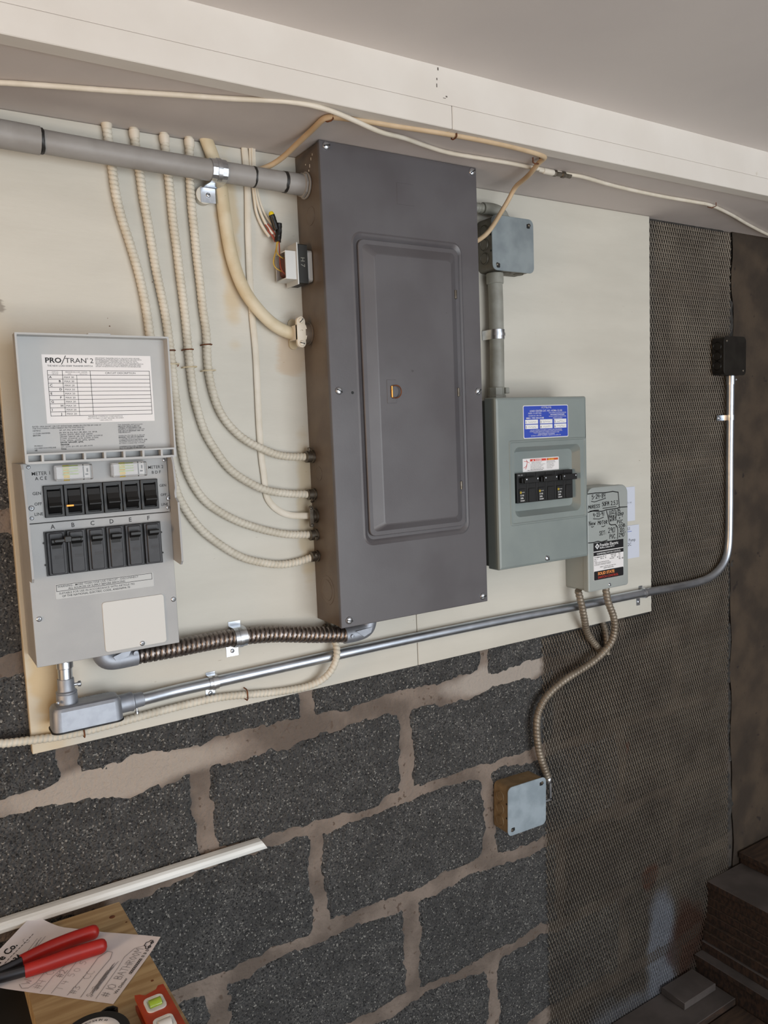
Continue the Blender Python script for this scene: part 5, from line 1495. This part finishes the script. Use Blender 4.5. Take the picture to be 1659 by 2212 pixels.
# doorbell transformer on the panel's left side
t = thing('transformer', 'small metal doorbell transformer with open wiring end on the panel side', 'transformer', (-0.001, -0.03, 0.722))
YB, YF = -0.009, -0.0455
ol = rr(YF, YB, 0.6985, 0.7470, 0.004, 3)
mb = MB().loft([[(x, y, z) for y, z in ol] for x in (-0.0015, -0.0075)] + [[(-0.0105, y, z) for y, z in rr(YF + .002, YB - .002, 0.7005, 0.7450, 0.004, 3)]], True, True)
part('mounting_bell', mb, ['bell_white'], t)
ol = rr(YF - 0.002, YB + 0.002, 0.6945, 0.7545, 0.0015, 2)
mb = MB().loft([[(x, y, z) for y, z in ol] for x in (-0.0105, -0.0275)], True, True)
part('core', mb, ['lamination'], t)
mb = MB()
text_into(mb, 'H 7', 0.0, 0.0, 0.0100, mx=Matrix(((0, 1, 0, -0.0225), (0, 0, -1, YF - 0.0023), (-1, 0, 0, 0.7345), (0, 0, 0, 1))), sx=1.0)
part('scratched_mark', mb, ['conduit_dark'], t)
mb = MB()
# outer bell: a box open towards the left with a flange
for (ya, yb_, za, zb) in ((YF, YB, 0.7410, 0.7430), (YF, YB, 0.7000, 0.7020), (YF, YF + 0.002, 0.7020, 0.7410), (YB - 0.002, YB, 0.7020, 0.7410)):
    mb.box(-0.0480, -0.0275, ya, yb_, za, zb)
mb.box(-0.0295, -0.0275, YF - 0.003, YB + 0.002, 0.6925, 0.7560)
part('end_bell', mb, ['bell_white'], t)
part('coil', MB().box(-0.0440, -0.0280, YF + 0.004, YB - 0.004, 0.7065, 0.7365, 0, 0.003), ['copper_coil'], t)
for k, P in enumerate(([(-0.0420, -0.030, 0.7330), (-0.0540, -0.030, 0.7380), (-0.0520, -0.022, 0.7490), (-0.0460, -0.018, 0.7620)],
                       [(-0.0430, -0.026, 0.7140), (-0.0580, -0.026, 0.7180), (-0.0600, -0.024, 0.7300), (-0.0520, -0.022, 0.7450), (-0.0480, -0.018, 0.7610)],
                       [(-0.0440, -0.036, 0.7080), (-0.0520, -0.034, 0.7150), (-0.0500, -0.030, 0.7300), (-0.0470, -0.024, 0.7480), (-0.0440, -0.018, 0.7620)])):
    part('lead', MB().sweep(P, 0.0010, 8, 0.003), ['wire_yellow' if k != 2 else 'wire_red'], t)

# armored cable along the bottom edge
t = thing('armored_cable', 'cream armored cable along the bottom edge of the boards, crossing the steel conduit', 'cable', (-0.1, -0.008, 0.044))
P = [Vector(p) for p in PTS['bxb']]
for i, y in ((10, -0.022), (11, -0.0285), (12, -0.0245)):
    P[i].y = y
P[12].z = 0.0915
P[13] = Vector((0.0235, -0.0086, 0.1130))
P[14] = Vector((0.0200, -0.0100, 0.1420))
P = [Vector((-0.85, -0.012, 0.070)), Vector((-0.66, -0.012, 0.062))] + P
part('sheath', MB().sweep(P, armor_r(0.0060, 0.0066), 14, 0.0009), ['armor_paint'], t, angle=50)
staple(t, (-0.1395, 0, 0.0435), (1, 0.0), 0.018, 0.0146, 'rusty')
staple(t, (-0.391, 0, 0.0425), (1, 0.05), 0.016, 0.0142, 'rusty')
mb = MB().lathe((0.0200, -0.0110, 0.1290), (0, 0, 1), [(0.0085, 0), (0.0085, 0.012), (0.0105, 0.0125), (0.0105, 0.0160)], 18)
mb.lathe((0.008, -0.016, 0.1350), (-1, -0.5, 0), [(0.002, 0), (0.002, 0.004), (0.0034, 0.0042), (0.0034, 0.007), (0, 0.0075)], 10)
part('connector', mb, ['old_steel'], t)

# grey armored cables below the pump control box
t = thing('armored_cable', 'grey armored cable looping from the pump control box to the pale covered junction box', 'cable', (0.66, -0.04, 0.105), 'grey armored cables')
P = [Vector((0.6605, -0.040, 0.1165))] + [Vector(p) for p in PTS['gb2']]
part('sheath', MB().sweep(P, armor_r(0.0076, 0.0078), 14, 0.0011), ['armor_grey'], t, angle=50)
mb = MB().lathe((0.5195, -0.0050, -0.2790), (0.06, 0, -1), [(0.0072, 0), (0.0080, 0.001), (0.0080, 0.010), (0.0066, 0.012)], 14)
mb.box(0.5230, 0.5260, -0.0080, -0.0040, -0.296, -0.278)
mb.box(0.4900, 0.5255, -0.0090, -0.0060, -0.330, -0.3255)
mb.box(0.5205, 0.5255, -0.0090, -0.0060, -0.328, -0.290)
part('connector', mb, ['zinc'], t)
t = thing('armored_cable', 'grey armored cable slanting down from left bottom corner of the pump control box', 'cable', (0.59, -0.035, 0.11), 'grey armored cables')
P = [Vector((0.5845, -0.036, 0.1165))] + [Vector(p) for p in PTS['gb1']]
P[-1].y, P[-2].y, P[-3].y = 0.0020, 0.0, -0.012
part('sheath', MB().sweep(P, armor_r(0.0074, 0.0078), 14, 0.0011), ['armor_grey'], t, angle=50)
t = thing('armored_cable', 'short stretch of grey armored cable dropping from behind the board, in the cable loop', 'cable', (0.705, 0.01, 0.02), 'grey armored cables')
P = [Vector((p[0], 0.004 - 0.009 * min(1, max(0, (0.02 - p[2]) / 0.02)), p[2])) for p in PTS['gb3']]
P = [Vector((0.7030, 0.0085, 0.0205)), Vector((0.7045, 0.0035, 0.0060)), Vector((0.7060, -0.0005, -0.022)), Vector((0.7050, -0.002, -0.050))]
part('sheath', MB().sweep(P, armor_r(0.0070, 0.0078), 14, 0.0011), ['armor_grey'], t, angle=50)

# cables on the soffit
t = thing('coax_cable', 'white round cable with a metal coupler, wandering along the whole soffit', 'cable', (0.45, -0.138, SOF))
P = [Vector((p[0], p[1], SOF - 0.0042)) for p in PTS['cabA']]
for p in P:
    p.y = max(p.y, -0.2045)
    p.z -= 0.0125 * max(0.0, 1 - abs(p.x - 0.03) / 0.11)
P = [Vector((-0.66, -0.05, SOF - 0.0042))] + P
P[-2].y, P[-3].y = -0.012, -0.054
P = P[:-1] + [Vector((1.42, -0.010, SOF - 0.008))]
part('sheath', MB().sweep(P, lambda s, a: 0.0034 + 0.0002 * noise.noise(Vector((s * 90, 0, 0))), 12, 0.004), ['cable_white'], t)
mb = MB().lathe((0.398, -0.1390, SOF - 0.0058), (1, 0.01, -0.01), [(0.0030, 0), (0.0036, 0.004), (0.0036, 0.010), (0.0050, 0.011), (0.0052, 0.034), (0.0046, 0.0350)], 16)
bt = part('boot', mb, ['cable_white'], t)
mb = MB().lathe((0.432, -0.1384, SOF - 0.0062), (1, -0.02, 0), [(0.0050, 0), (0.0056, 0.001), (0.0056, 0.008), (0.0042, 0.009), (0.0042, 0.020), (0.0058, 0.021), (0.0058, 0.028), (0.0040, 0.029), (0.0046, 0.042), (0.0036, 0.043)], 6)
part('coupler', mb, ['old_steel'], t)
mb = MB().sweep([(0.893, -0.118, SOF), (0.893, -0.118, SOF - 0.007), (0.898, -0.124, SOF - 0.0095), (0.902, -0.131, SOF - 0.007), (0.902, -0.131, SOF)], 0.0009, 6)
part('staple', mb, ['rusty'], t)

t = thing('stapled_cable', 'tan flat cable stapled under the soffit, dropping on both sides of the dark panel', 'cable', (0.15, -0.19, SOF))
z = SOF - 0.0045
P = [Vector(p) for p in ((-0.110, -0.009, 0.858), (-0.078, -0.010, 0.8665), (-0.057, -0.014, 0.8730), (-0.042, -0.032, 0.8830), (-0.036, -0.060, 0.8930), (-0.0345, -0.100, z - 0.001))]
P = [Vector((-0.082, -0.0140, 0.8640)), Vector((-0.070, -0.0150, 0.8690)), Vector((-0.055, -0.021, 0.8745)), Vector((-0.042, -0.042, 0.8830)), Vector((-0.0345, -0.080, 0.8930)), Vector((-0.0335, -0.130, 0.8975))]
mid = [Vector((p[0], max(p[1], -0.2045), z)) for p in PTS['cabB'][:-2]]
end = [Vector((0.3700, -0.188, z)), Vector((0.3690, -0.174, z - 0.001)), Vector((0.3800, -0.140, z - 0.0085)), Vector((0.3930, -0.105, 0.8880)), Vector((0.4010, -0.075, 0.8860)), Vector((0.3990, -0.062, 0.8700)), Vector((0.3800, -0.058, 0.8420)), Vector((0.3560, -0.055, 0.8100)),
       Vector((0.3380, -0.053, 0.7950)), Vector((0.3080, -0.052, 0.7800))]
part('sheath', MB().sweep(P + mid + end, 0.0042, 12, 0.004, flat=1.0), ['cable_tan'], t)
for (x, y, ax) in ((-0.032, -0.1755, 0.5), (0.1690, -0.1995, 0.0), (0.3640, -0.1700, 1.3)):
    mb = MB()
    a, c = 0.0065 * cos(ax + pi / 2), 0.0065 * sin(ax + pi / 2)
    mb.sweep([(x + a, y + c, SOF), (x + a, y + c, SOF - 0.0080), (x + a * 0.5, y + c * 0.5, SOF - 0.0098), (x - a * 0.5, y - c * 0.5, SOF - 0.0098), (x - a, y - c, SOF - 0.0080), (x - a, y - c, SOF)], 0.0011, 6)
    part('staple', mb, ['rusty'], t)

# ================================================================ BENCH CORNER
BT = -0.228
t = thing('workbench', 'black topped workbench under the pine board in the lower left corner', 'workbench', (-0.8, -0.3, FLOOR))
part('top', MB().box(-1.30, -0.385, -0.62, 0.006, BT - 0.060, BT - 0.0335, b=0.003), ['bench_black'], t)
for x in (-1.24, -0.47):
    for y in (-0.57, -0.05):
        part('leg', MB().box(x, x + 0.05, y - 0.025, y + 0.025, FLOOR, BT - 0.060, b=0.003), ['bench_black'], t)
t = thing('pine_board', 'short knotty pine board lying under the receipt and red handled pliers', 'board', (-0.43, -0.3, BT - 0.0335))
part('plank', MB().loft([[(x, y, z) for x, y in ((-0.506, -0.58), (-0.3475, -0.58), (-0.3612, -0.0125), (-0.505, -0.006))] for z in (BT - 0.0333, BT - 0.001, BT)], True, True), ['pine'], t)
mb = MB()
for x, y, r in ((-0.3790, -0.0450, 0.0042), (-0.4170, -0.0560, 0.0022), (-0.3650, -0.0700, 0.0015), (-0.3690, -0.2150, 0.002)):
    mb.lathe((x, y, BT), (0, 0, 1), [(r, 0), (r * 0.8, 0.00025), (0, 0.0003)], 14)
part('knots', mb, ['rusty'], t)

# half round trim strip lying along the back of the bench
mb = MB()
prof = [(-0.0005, -0.0090), (-0.0015, -0.0090), (-0.0120, -0.0085), (-0.0165, -0.0055), (-0.0178, 0.0), (-0.0165, 0.0050), (-0.0130, 0.0080), (-0.0060, 0.0088), (-0.0005, 0.0088)]
zc = lambda x: -0.2150 - 0.0075 * (x + 0.45) / 0.45
L = []
for x, tip in ((-0.95, 0), (-0.60, 0), (-0.30, 0), (-0.126, 0)):
    L.append([(x + (0.0105 * (0.009 - q) / 0.018 if x > -0.2 else 0), p + 0.0100, zc(x) + q) for p, q in prof])
t = thing('trim_strip', 'white half round trim strip lying against the block wall above the pine board', 'trim strip',
          mesh=mb.loft(L, True, True).mesh('trim_strip', ['trim_white']))

# receipt
TX = Vector((0.682, 0.731, 0))            # along the printed lines
TU = Vector((-0.705, 0.709, 0))           # up the page
Bc = Vector((-0.421, -0.230, BT))
W_R, H_R = 0.1255, 0.208


def page(u, v):
    p = Bc + TX * u + TU * v
    z = 0.0006
    lift = max(0.0, (v - 0.150) / 0.058) ** 1.6 * 0.016 * (0.35 + 0.65 * u / W_R)
    over = max(0.0, (u - 0.100) / 0.0255) * max(0.0, 1 - v / 0.09) * 0.003
    z += lift + over + 0.0012 * max(0, noise.noise(Vector((u * 30, v * 30, 1))))
    # the far end bends up over the strip
    p = p - TU * lift * 0.55
    return Vector((p.x, p.y, BT + z))


mb = MB()
nu, nv = 16, 26
vs = [page(W_R * i / nu, H_R * j / nv) for j in range(nv + 1) for i in range(nu + 1)]
mb.add(vs, [(j * (nu + 1) + i, j * (nu + 1) + i + 1, (j + 1) * (nu + 1) + i + 1, (j + 1) * (nu + 1) + i) for j in range(nv) for i in range(nu)])
rc = thing('receipt', 'white receipt with pencil notes lying on the pine board under the pliers', 'paper', tuple(Bc))
part('sheet', mb, ['receipt_paper'], rc, angle=80)


def on_page(src):
    src.v = [tuple(page(p[0], p[2]) + Vector((0, 0, 0.0006))) for p in src.v]
    return src


part('printed_line', on_page(text_into(MB(), 'Tire Co.', 0.0230, 0.1895, 0.0150, bold=0.022, sx=0.92)), ['ink'], rc)
part('printed_line', on_page(text_into(MB(), '562-7234', 0.0160, 0.1705, 0.0125, bold=0.022, sx=0.86)), ['ink'], rc)
part('printed_line', on_page(text_into(MB(), 'We Deliver', 0.0160, 0.0050, 0.0060, bold=0.04)), ['ink'], rc)
mb = MB()
for k in range(13):
    line_into(mb, (0.026 + 0.0056 * k, 0.1840), (0.0292 + 0.0056 * k, 0.1840), 0.0009)
part('dashed_rule', on_page(mb), ['ink'], rc, kind='stuff')
mb = MB()
for k in range(13):
    u = 0.0530 + 0.0030 * k + (0.003 * (k - 9) if k > 9 else 0)
    frame_into(mb, u, u + 0.0022, 0.0052, 0.0082, 0.0007)
part('dotted_rule', on_page(mb), ['ink'], rc, kind='stuff')
# little car emblem
mb = MB()
P = [(0.1020, 0.0070), (0.1020, 0.0110), (0.1050, 0.0115), (0.1065, 0.0150), (0.1120, 0.0150), (0.1145, 0.0115), (0.1170, 0.0105), (0.1170, 0.0070), (0.1020, 0.0070)]
poly_into(mb, P, 0.0011)
for u in (0.1055, 0.1135):
    poly_into(mb, [(u + 0.0019 * cos(a * pi / 4), 0.0068 + 0.0019 * sin(a * pi / 4)) for a in range(9)], 0.0011)
part('car_emblem', on_page(mb), ['ink'], rc)
mb = MB()
hand_into(mb, '#10', 0.0085, 0.0125, 0.0110, 0.0006, adv=0.9)
hand_into(mb, 'BATHROOM', 0.0400, 0.0130, 0.0105, 0.0006, adv=0.72)
poly_into(mb, [(0.004, 0.0265), (0.060, 0.0285), (0.082, 0.0310), (0.100, 0.0260), (0.108, 0.0120)], 0.0006)
hand_into(mb, '#3', 0.0060, 0.0570, 0.0095, 0.0005)
hand_into(mb, 'CC', 0.0330, 0.0545, 0.0110, 0.0004)
poly_into(mb, [(0.003, 0.0470), (0.040, 0.0490), (0.075, 0.0480), (0.087, 0.0520), (0.088, 0.0600), (0.074, 0.0660), (0.040, 0.0640), (0.003, 0.0660)], 0.0007)
rnd = random.Random(3)
P = [(0.006 + 0.0036 * (k // 2) + (0.030 if k % 2 else 0.0), 0.0340 + 0.0052 * rnd.random()) for k in range(22)]
poly_into(mb, P, 0.0006)
P = [(0.010 + 0.0030 * (k // 2) + (0.026 if k % 2 else 0.0), 0.0360 + 0.0035 * rnd.random()) for k in range(18)]
poly_into(mb, P, 0.0006)
hand_into(mb, 'S 3', 0.0050, 0.0330, 0.0085, 0.0005)
for v0, v1 in ((0.0880, 0.0905), (0.1040, 0.1000)):
    poly_into(mb, [(0.002, v0), (0.030, v0 + 0.001), (0.062, v1)], 0.0006)
hand_into(mb, '#2', 0.0300, 0.0920, 0.0100, 0.0006)
hand_into(mb, '1 4 5', 0.0090, 0.0780, 0.0090, 0.0004)
hand_into(mb, '6 0 5', 0.0300, 0.0760, 0.0090, 0.0004)
hand_into(mb, '#4 CR', 0.0060, 0.1080, 0.0110, 0.0004)
poly_into(mb, [(0.010, 0.1400), (0.004, 0.1320), (0.006, 0.1240), (0.016, 0.1200), (0.048, 0.1210), (0.066, 0.1280)], 0.0006)
hand_into(mb, 'W.O', 0.0120, 0.1270, 0.0110, 0.0005, rot=0.1)
for k in range(3):
    poly_into(mb, [(0.066 + 0.004 * k, 0.1700 - 0.0035 * k), (0.092 + 0.004 * k, 0.1730 - 0.004 * k)], 0.0006)
poly_into(mb, [(0.090, 0.1690), (0.068, 0.1620), (0.071, 0.1560)], 0.0007)
hand_into(mb, 'C6', 0.0780, 0.1800, 0.0100, 0.0004)
part('pencil_notes', on_page(mb), ['pencil'], rc)
mb = MB()
poly_into(mb, [(0.0560, 0.1080), (0.0580, 0.1005), (0.0660, 0.1020), (0.0670, 0.0960)], 0.0010)
poly_into(mb, [(0.096, 0.1130), (0.100, 0.1100), (0.098, 0.1070)], 0.0010)
part('pen_mark', on_page(mb), ['ink'], rc)

# pliers
PZ_ = BT + 0.0115
t = thing('pliers', 'lineman pliers with bright red handles lying across the receipt', 'pliers', (-0.46, -0.1, BT))
ha = [(-0.4055, -0.0850, PZ_), (-0.4250, -0.0835, PZ_), (-0.4500, -0.0838, PZ_), (-0.4770, -0.0865, PZ_), (-0.5055, -0.0930, PZ_)]
hb = [(-0.4035, -0.1235, PZ_), (-0.4230, -0.1215, PZ_), (-0.4480, -0.1190, PZ_), (-0.4750, -0.1185, PZ_), (-0.5045, -0.1165, PZ_)]


def grip(s, a):
    e = min(1.0, max(0.0, s / 0.009))
    return 0.0100 * (0.35 + 0.65 * sqrt(max(0.0, 1 - (1 - e) ** 2))) * (1.0 - 0.10 * max(0.0, s - 0.06) / 0.04)


for P, core in ((ha, [(-0.500, -0.0925, PZ_), (-0.520, -0.0975, PZ_), (-0.545, -0.1020, PZ_)]), (hb, [(-0.500, -0.1168, PZ_), (-0.520, -0.1140, PZ_), (-0.545, -0.1085, PZ_)])):
    part('handle_grip', MB().sweep(P, grip, 16, 0.002, flat=0.80), ['plier_red'], t)
    part('handle_shank', MB().sweep(core, 0.0072, 10, 0.004, flat=0.75), ['plier_steel'], t)
ol = [(-0.538, -0.1185), (-0.548, -0.1220), (-0.562, -0.1200), (-0.578, -0.1150), (-0.606, -0.1120), (-0.606, -0.0985), (-0.578, -0.0945), (-0.562, -0.0895), (-0.548, -0.0890), (-0.538, -0.0930)]
mb = MB().loft([[(x, y, PZ_ - 0.0055) for x, y in ol], [(x, y, PZ_ + 0.0045) for x, y in ol], [(x * 0.985 - 0.0085, y * 0.97 - 0.003, PZ_ + 0.0060) for x, y in ol]], True, True)
mb.lathe((-0.555, -0.1055, PZ_ + 0.005), (0, 0, 1), [(0.0085, 0), (0.0085, 0.0022), (0, 0.0028)], 18)
part('jaw', mb, ['plier_steel'], t)

# torpedo level
t = thing('torpedo_level', 'small orange torpedo level with green vials at the edge of the pine board', 'level', (-0.383, -0.36, BT))
x0, x1, y0, y1 = -0.4010, -0.3660, -0.492, -0.2575
xm = (x0 + x1) / 2
ol = [(x0, y0), (x1 + 0.004, y0), (x1, y1), (xm + 0.011, y1 + 0.001), (xm + 0.007, y1 - 0.0045), (xm - 0.007, y1 - 0.0075), (xm - 0.012, y1 - 0.002), (x0, y1)]
mb = MB()
mb.loft([[(x, y, BT + 0.0006) for x, y in ol], [(x, y, BT + 0.0070) for x, y in ol]], True, True)
mb.loft([[(x, y, BT + 0.0150) for x, y in ol], [(x, y, BT + 0.0205) for x, y in ol]], True, True)
mb.box(x0 + 0.006, x1 - 0.006, y0 + 0.003, y1 - 0.008, BT + 0.006, BT + 0.0155)
part('body', mb, ['level_orange'], t)
for yc, g in ((-0.2855, 1), (-0.3250, 0), (-0.430, 0)):
    A = (xm - 0.0125, xm + 0.0105, yc - 0.0140, yc + 0.0120)
    ol_ = lambda b, r: [(x, y) for x, y in rr(b[0], b[1], b[2], b[3], r, 5)]
    mb = MB()
    mb.loft([[(x, y, BT + 0.0200) for x, y in ol_(A, 0.006)], [(x, y, BT + 0.0222) for x, y in ol_(A, 0.006)],
             [(x, y, BT + 0.0222) for x, y in ol_(ins(A, 0.0030), 0.004)], [(x, y, BT + 0.0212) for x, y in ol_(ins(A, 0.0036), 0.004)]], True, True)
    w = part('vial_window', mb, ['trim_white'], t)
    mb = MB().sweep([(A[0] + 0.0045, yc - 0.001, BT + 0.0205), (A[1] - 0.0045, yc - 0.001, BT + 0.0205)], 0.0062, 14, None)
    part('vial', mb, ['vial_green' if g else 'plate_light'], w)

# roll of tape
t = thing('electrical_tape', 'roll of black electrical tape with a white core, beside the orange level', 'tape', (-0.456, -0.2945, BT))
mb = MB().lathe((-0.456, -0.2955, BT + 0.0004), (0, 0, 1), [(0.0290, 0), (0.0385, 0.0), (0.0390, 0.0006), (0.0390, 0.0186), (0.0385, 0.0190), (0.0290, 0.0190), (0.0290, 0.0)], 48)
part('tape_winding', mb, ['tape_black'], t)
mb = MB().lathe((-0.456, -0.2955, BT + 0.0004), (0, 0, 1), [(0.0195, 0), (0.0289, 0.0), (0.0289, 0.0192), (0.0280, 0.0196), (0.0205, 0.0196), (0.0195, 0.0192), (0.0195, 0.0)], 40)
co = part('core', mb, ['white_paper'], t)
mb = MB()
for k in range(5):
    a = 1.9 - k * 0.28
    text_into(mb, ('TAPE', 'CO', '3/4', 'IN', '60')[k], 0, 0.0222, 0.0042, 'CENTER', mx=T(-0.456, -0.2955, BT + 0.0202) @ Matrix.Rotation(a - pi / 2, 4, 'Z'), res=1, bold=0.03)
part('core_print', mb, ['ink_grey'], co)
mb = MB().band([(-0.4400, -0.2600, BT + 0.010), (-0.4330, -0.2570, BT + 0.010), (-0.4270, -0.2585, BT + 0.010), (-0.4235, -0.2640, BT + 0.010), (-0.4265, -0.2660, BT + 0.010)], (0, 0, 0.018), 0.0022)
part('loose_end', mb, ['tape_black'], t)

# ================================================================ LUMBER IN THE LOWER RIGHT CORNER
def board(label, x0, x1, y0, y1, z0, z1, top='lumber_grey', edge='lumber_edge', rot=0.0, group='dark lumber in the corner', name='lumber_board'):
    cx, cy = x0, y1
    mb = MB()
    L = []
    for z, i in ((z0, 0.0012), (z0 + 0.001, 0.0), (z1 - 0.001, 0.0), (z1, 0.0012)):
        L.append([(x, y, z) for x, y in ((x0 + i, y0 + i), (x1 - i, y0 + i), (x1 - i, y1 - i), (x0 + i, y1 - i))])
    mb.loft(L, True, True, mats=[1, 1, 0])
    if rot:
        mb.xf(T(cx, cy, 0) @ Matrix.Rotation(rot, 4, 'Z') @ T(-cx, -cy, 0))
    return thing(name, label, 'board', mesh=mb.mesh(name, [top, edge]), group=group)


random.seed(11)
board('greyish wide flat board at the floor, below a small loose block', 0.700, 1.024, -0.105, 0.0085, FLOOR + 0.001, -0.9400, 'lumber_grey')
t = board('small grey wood block lying loose on the wide flat board', 0.890, 1.008, -0.062, 0.0045, -0.9395, -0.9215, 'lumber_grey', 'lumber_grey', name='wood_block', group=None)
BX = (0.006)
zs = [(-0.968, -0.9050, 1.0300, 'bottom board of the dark lumber stack, thickest of them', 'lumber'),
      (-0.9045, -0.8900, 1.0220, 'lumber stack board with greyish top ledge showing, second from the bottom', 'lumber_grey'),
      (-0.8895, -0.8650, 1.0500, 'third board from the bottom of the dark lumber stack', 'lumber_grey'),
      (-0.8645, -0.8400, 1.0560, 'fourth board from the bottom of the dark lumber stack', 'lumber'),
      (-0.8395, -0.8180, 1.0620, 'fifth board from the bottom of the dark lumber stack', 'lumber'),
      (-0.8175, -0.7970, 1.0700, 'sixth board from the bottom of the dark lumber stack', 'lumber'),
      (-0.7965, -0.7770, 1.0740, 'brown board in the dark lumber stack, third below the wide pale top', 'lumber'),
      (-0.7765, -0.7560, 1.0760, 'brown board in the dark lumber stack, second below the wide pale top', 'lumber'),
      (-0.7555, -0.7300, 1.0770, 'brown board in the dark lumber stack, directly below the wide pale top', 'lumber'),
      (-0.7295, -0.7125, 1.0720, 'wide board with pale dusty top, highest of the main lumber stack', 'lumber_grey')]
for z0, z1, x0, lab, top in zs:
    board(lab, x0, 1.92, -0.50 + random.uniform(-0.02, 0.02), 0.0085, z0, z1, top)
board('lower of two short boards on top of the main lumber stack', 1.2120, 1.92, -0.46, 0.0080, -0.7120, -0.6960, 'lumber')
board('topmost short board resting on the main lumber stack', 1.2060, 1.92, -0.47, 0.0080, -0.6955, -0.6790, 'lumber')
board('thin dark board flat on the floor beside the lumber stack', 0.62, 1.026, -0.52, -0.108, FLOOR + 0.001, -0.9560, 'lumber')
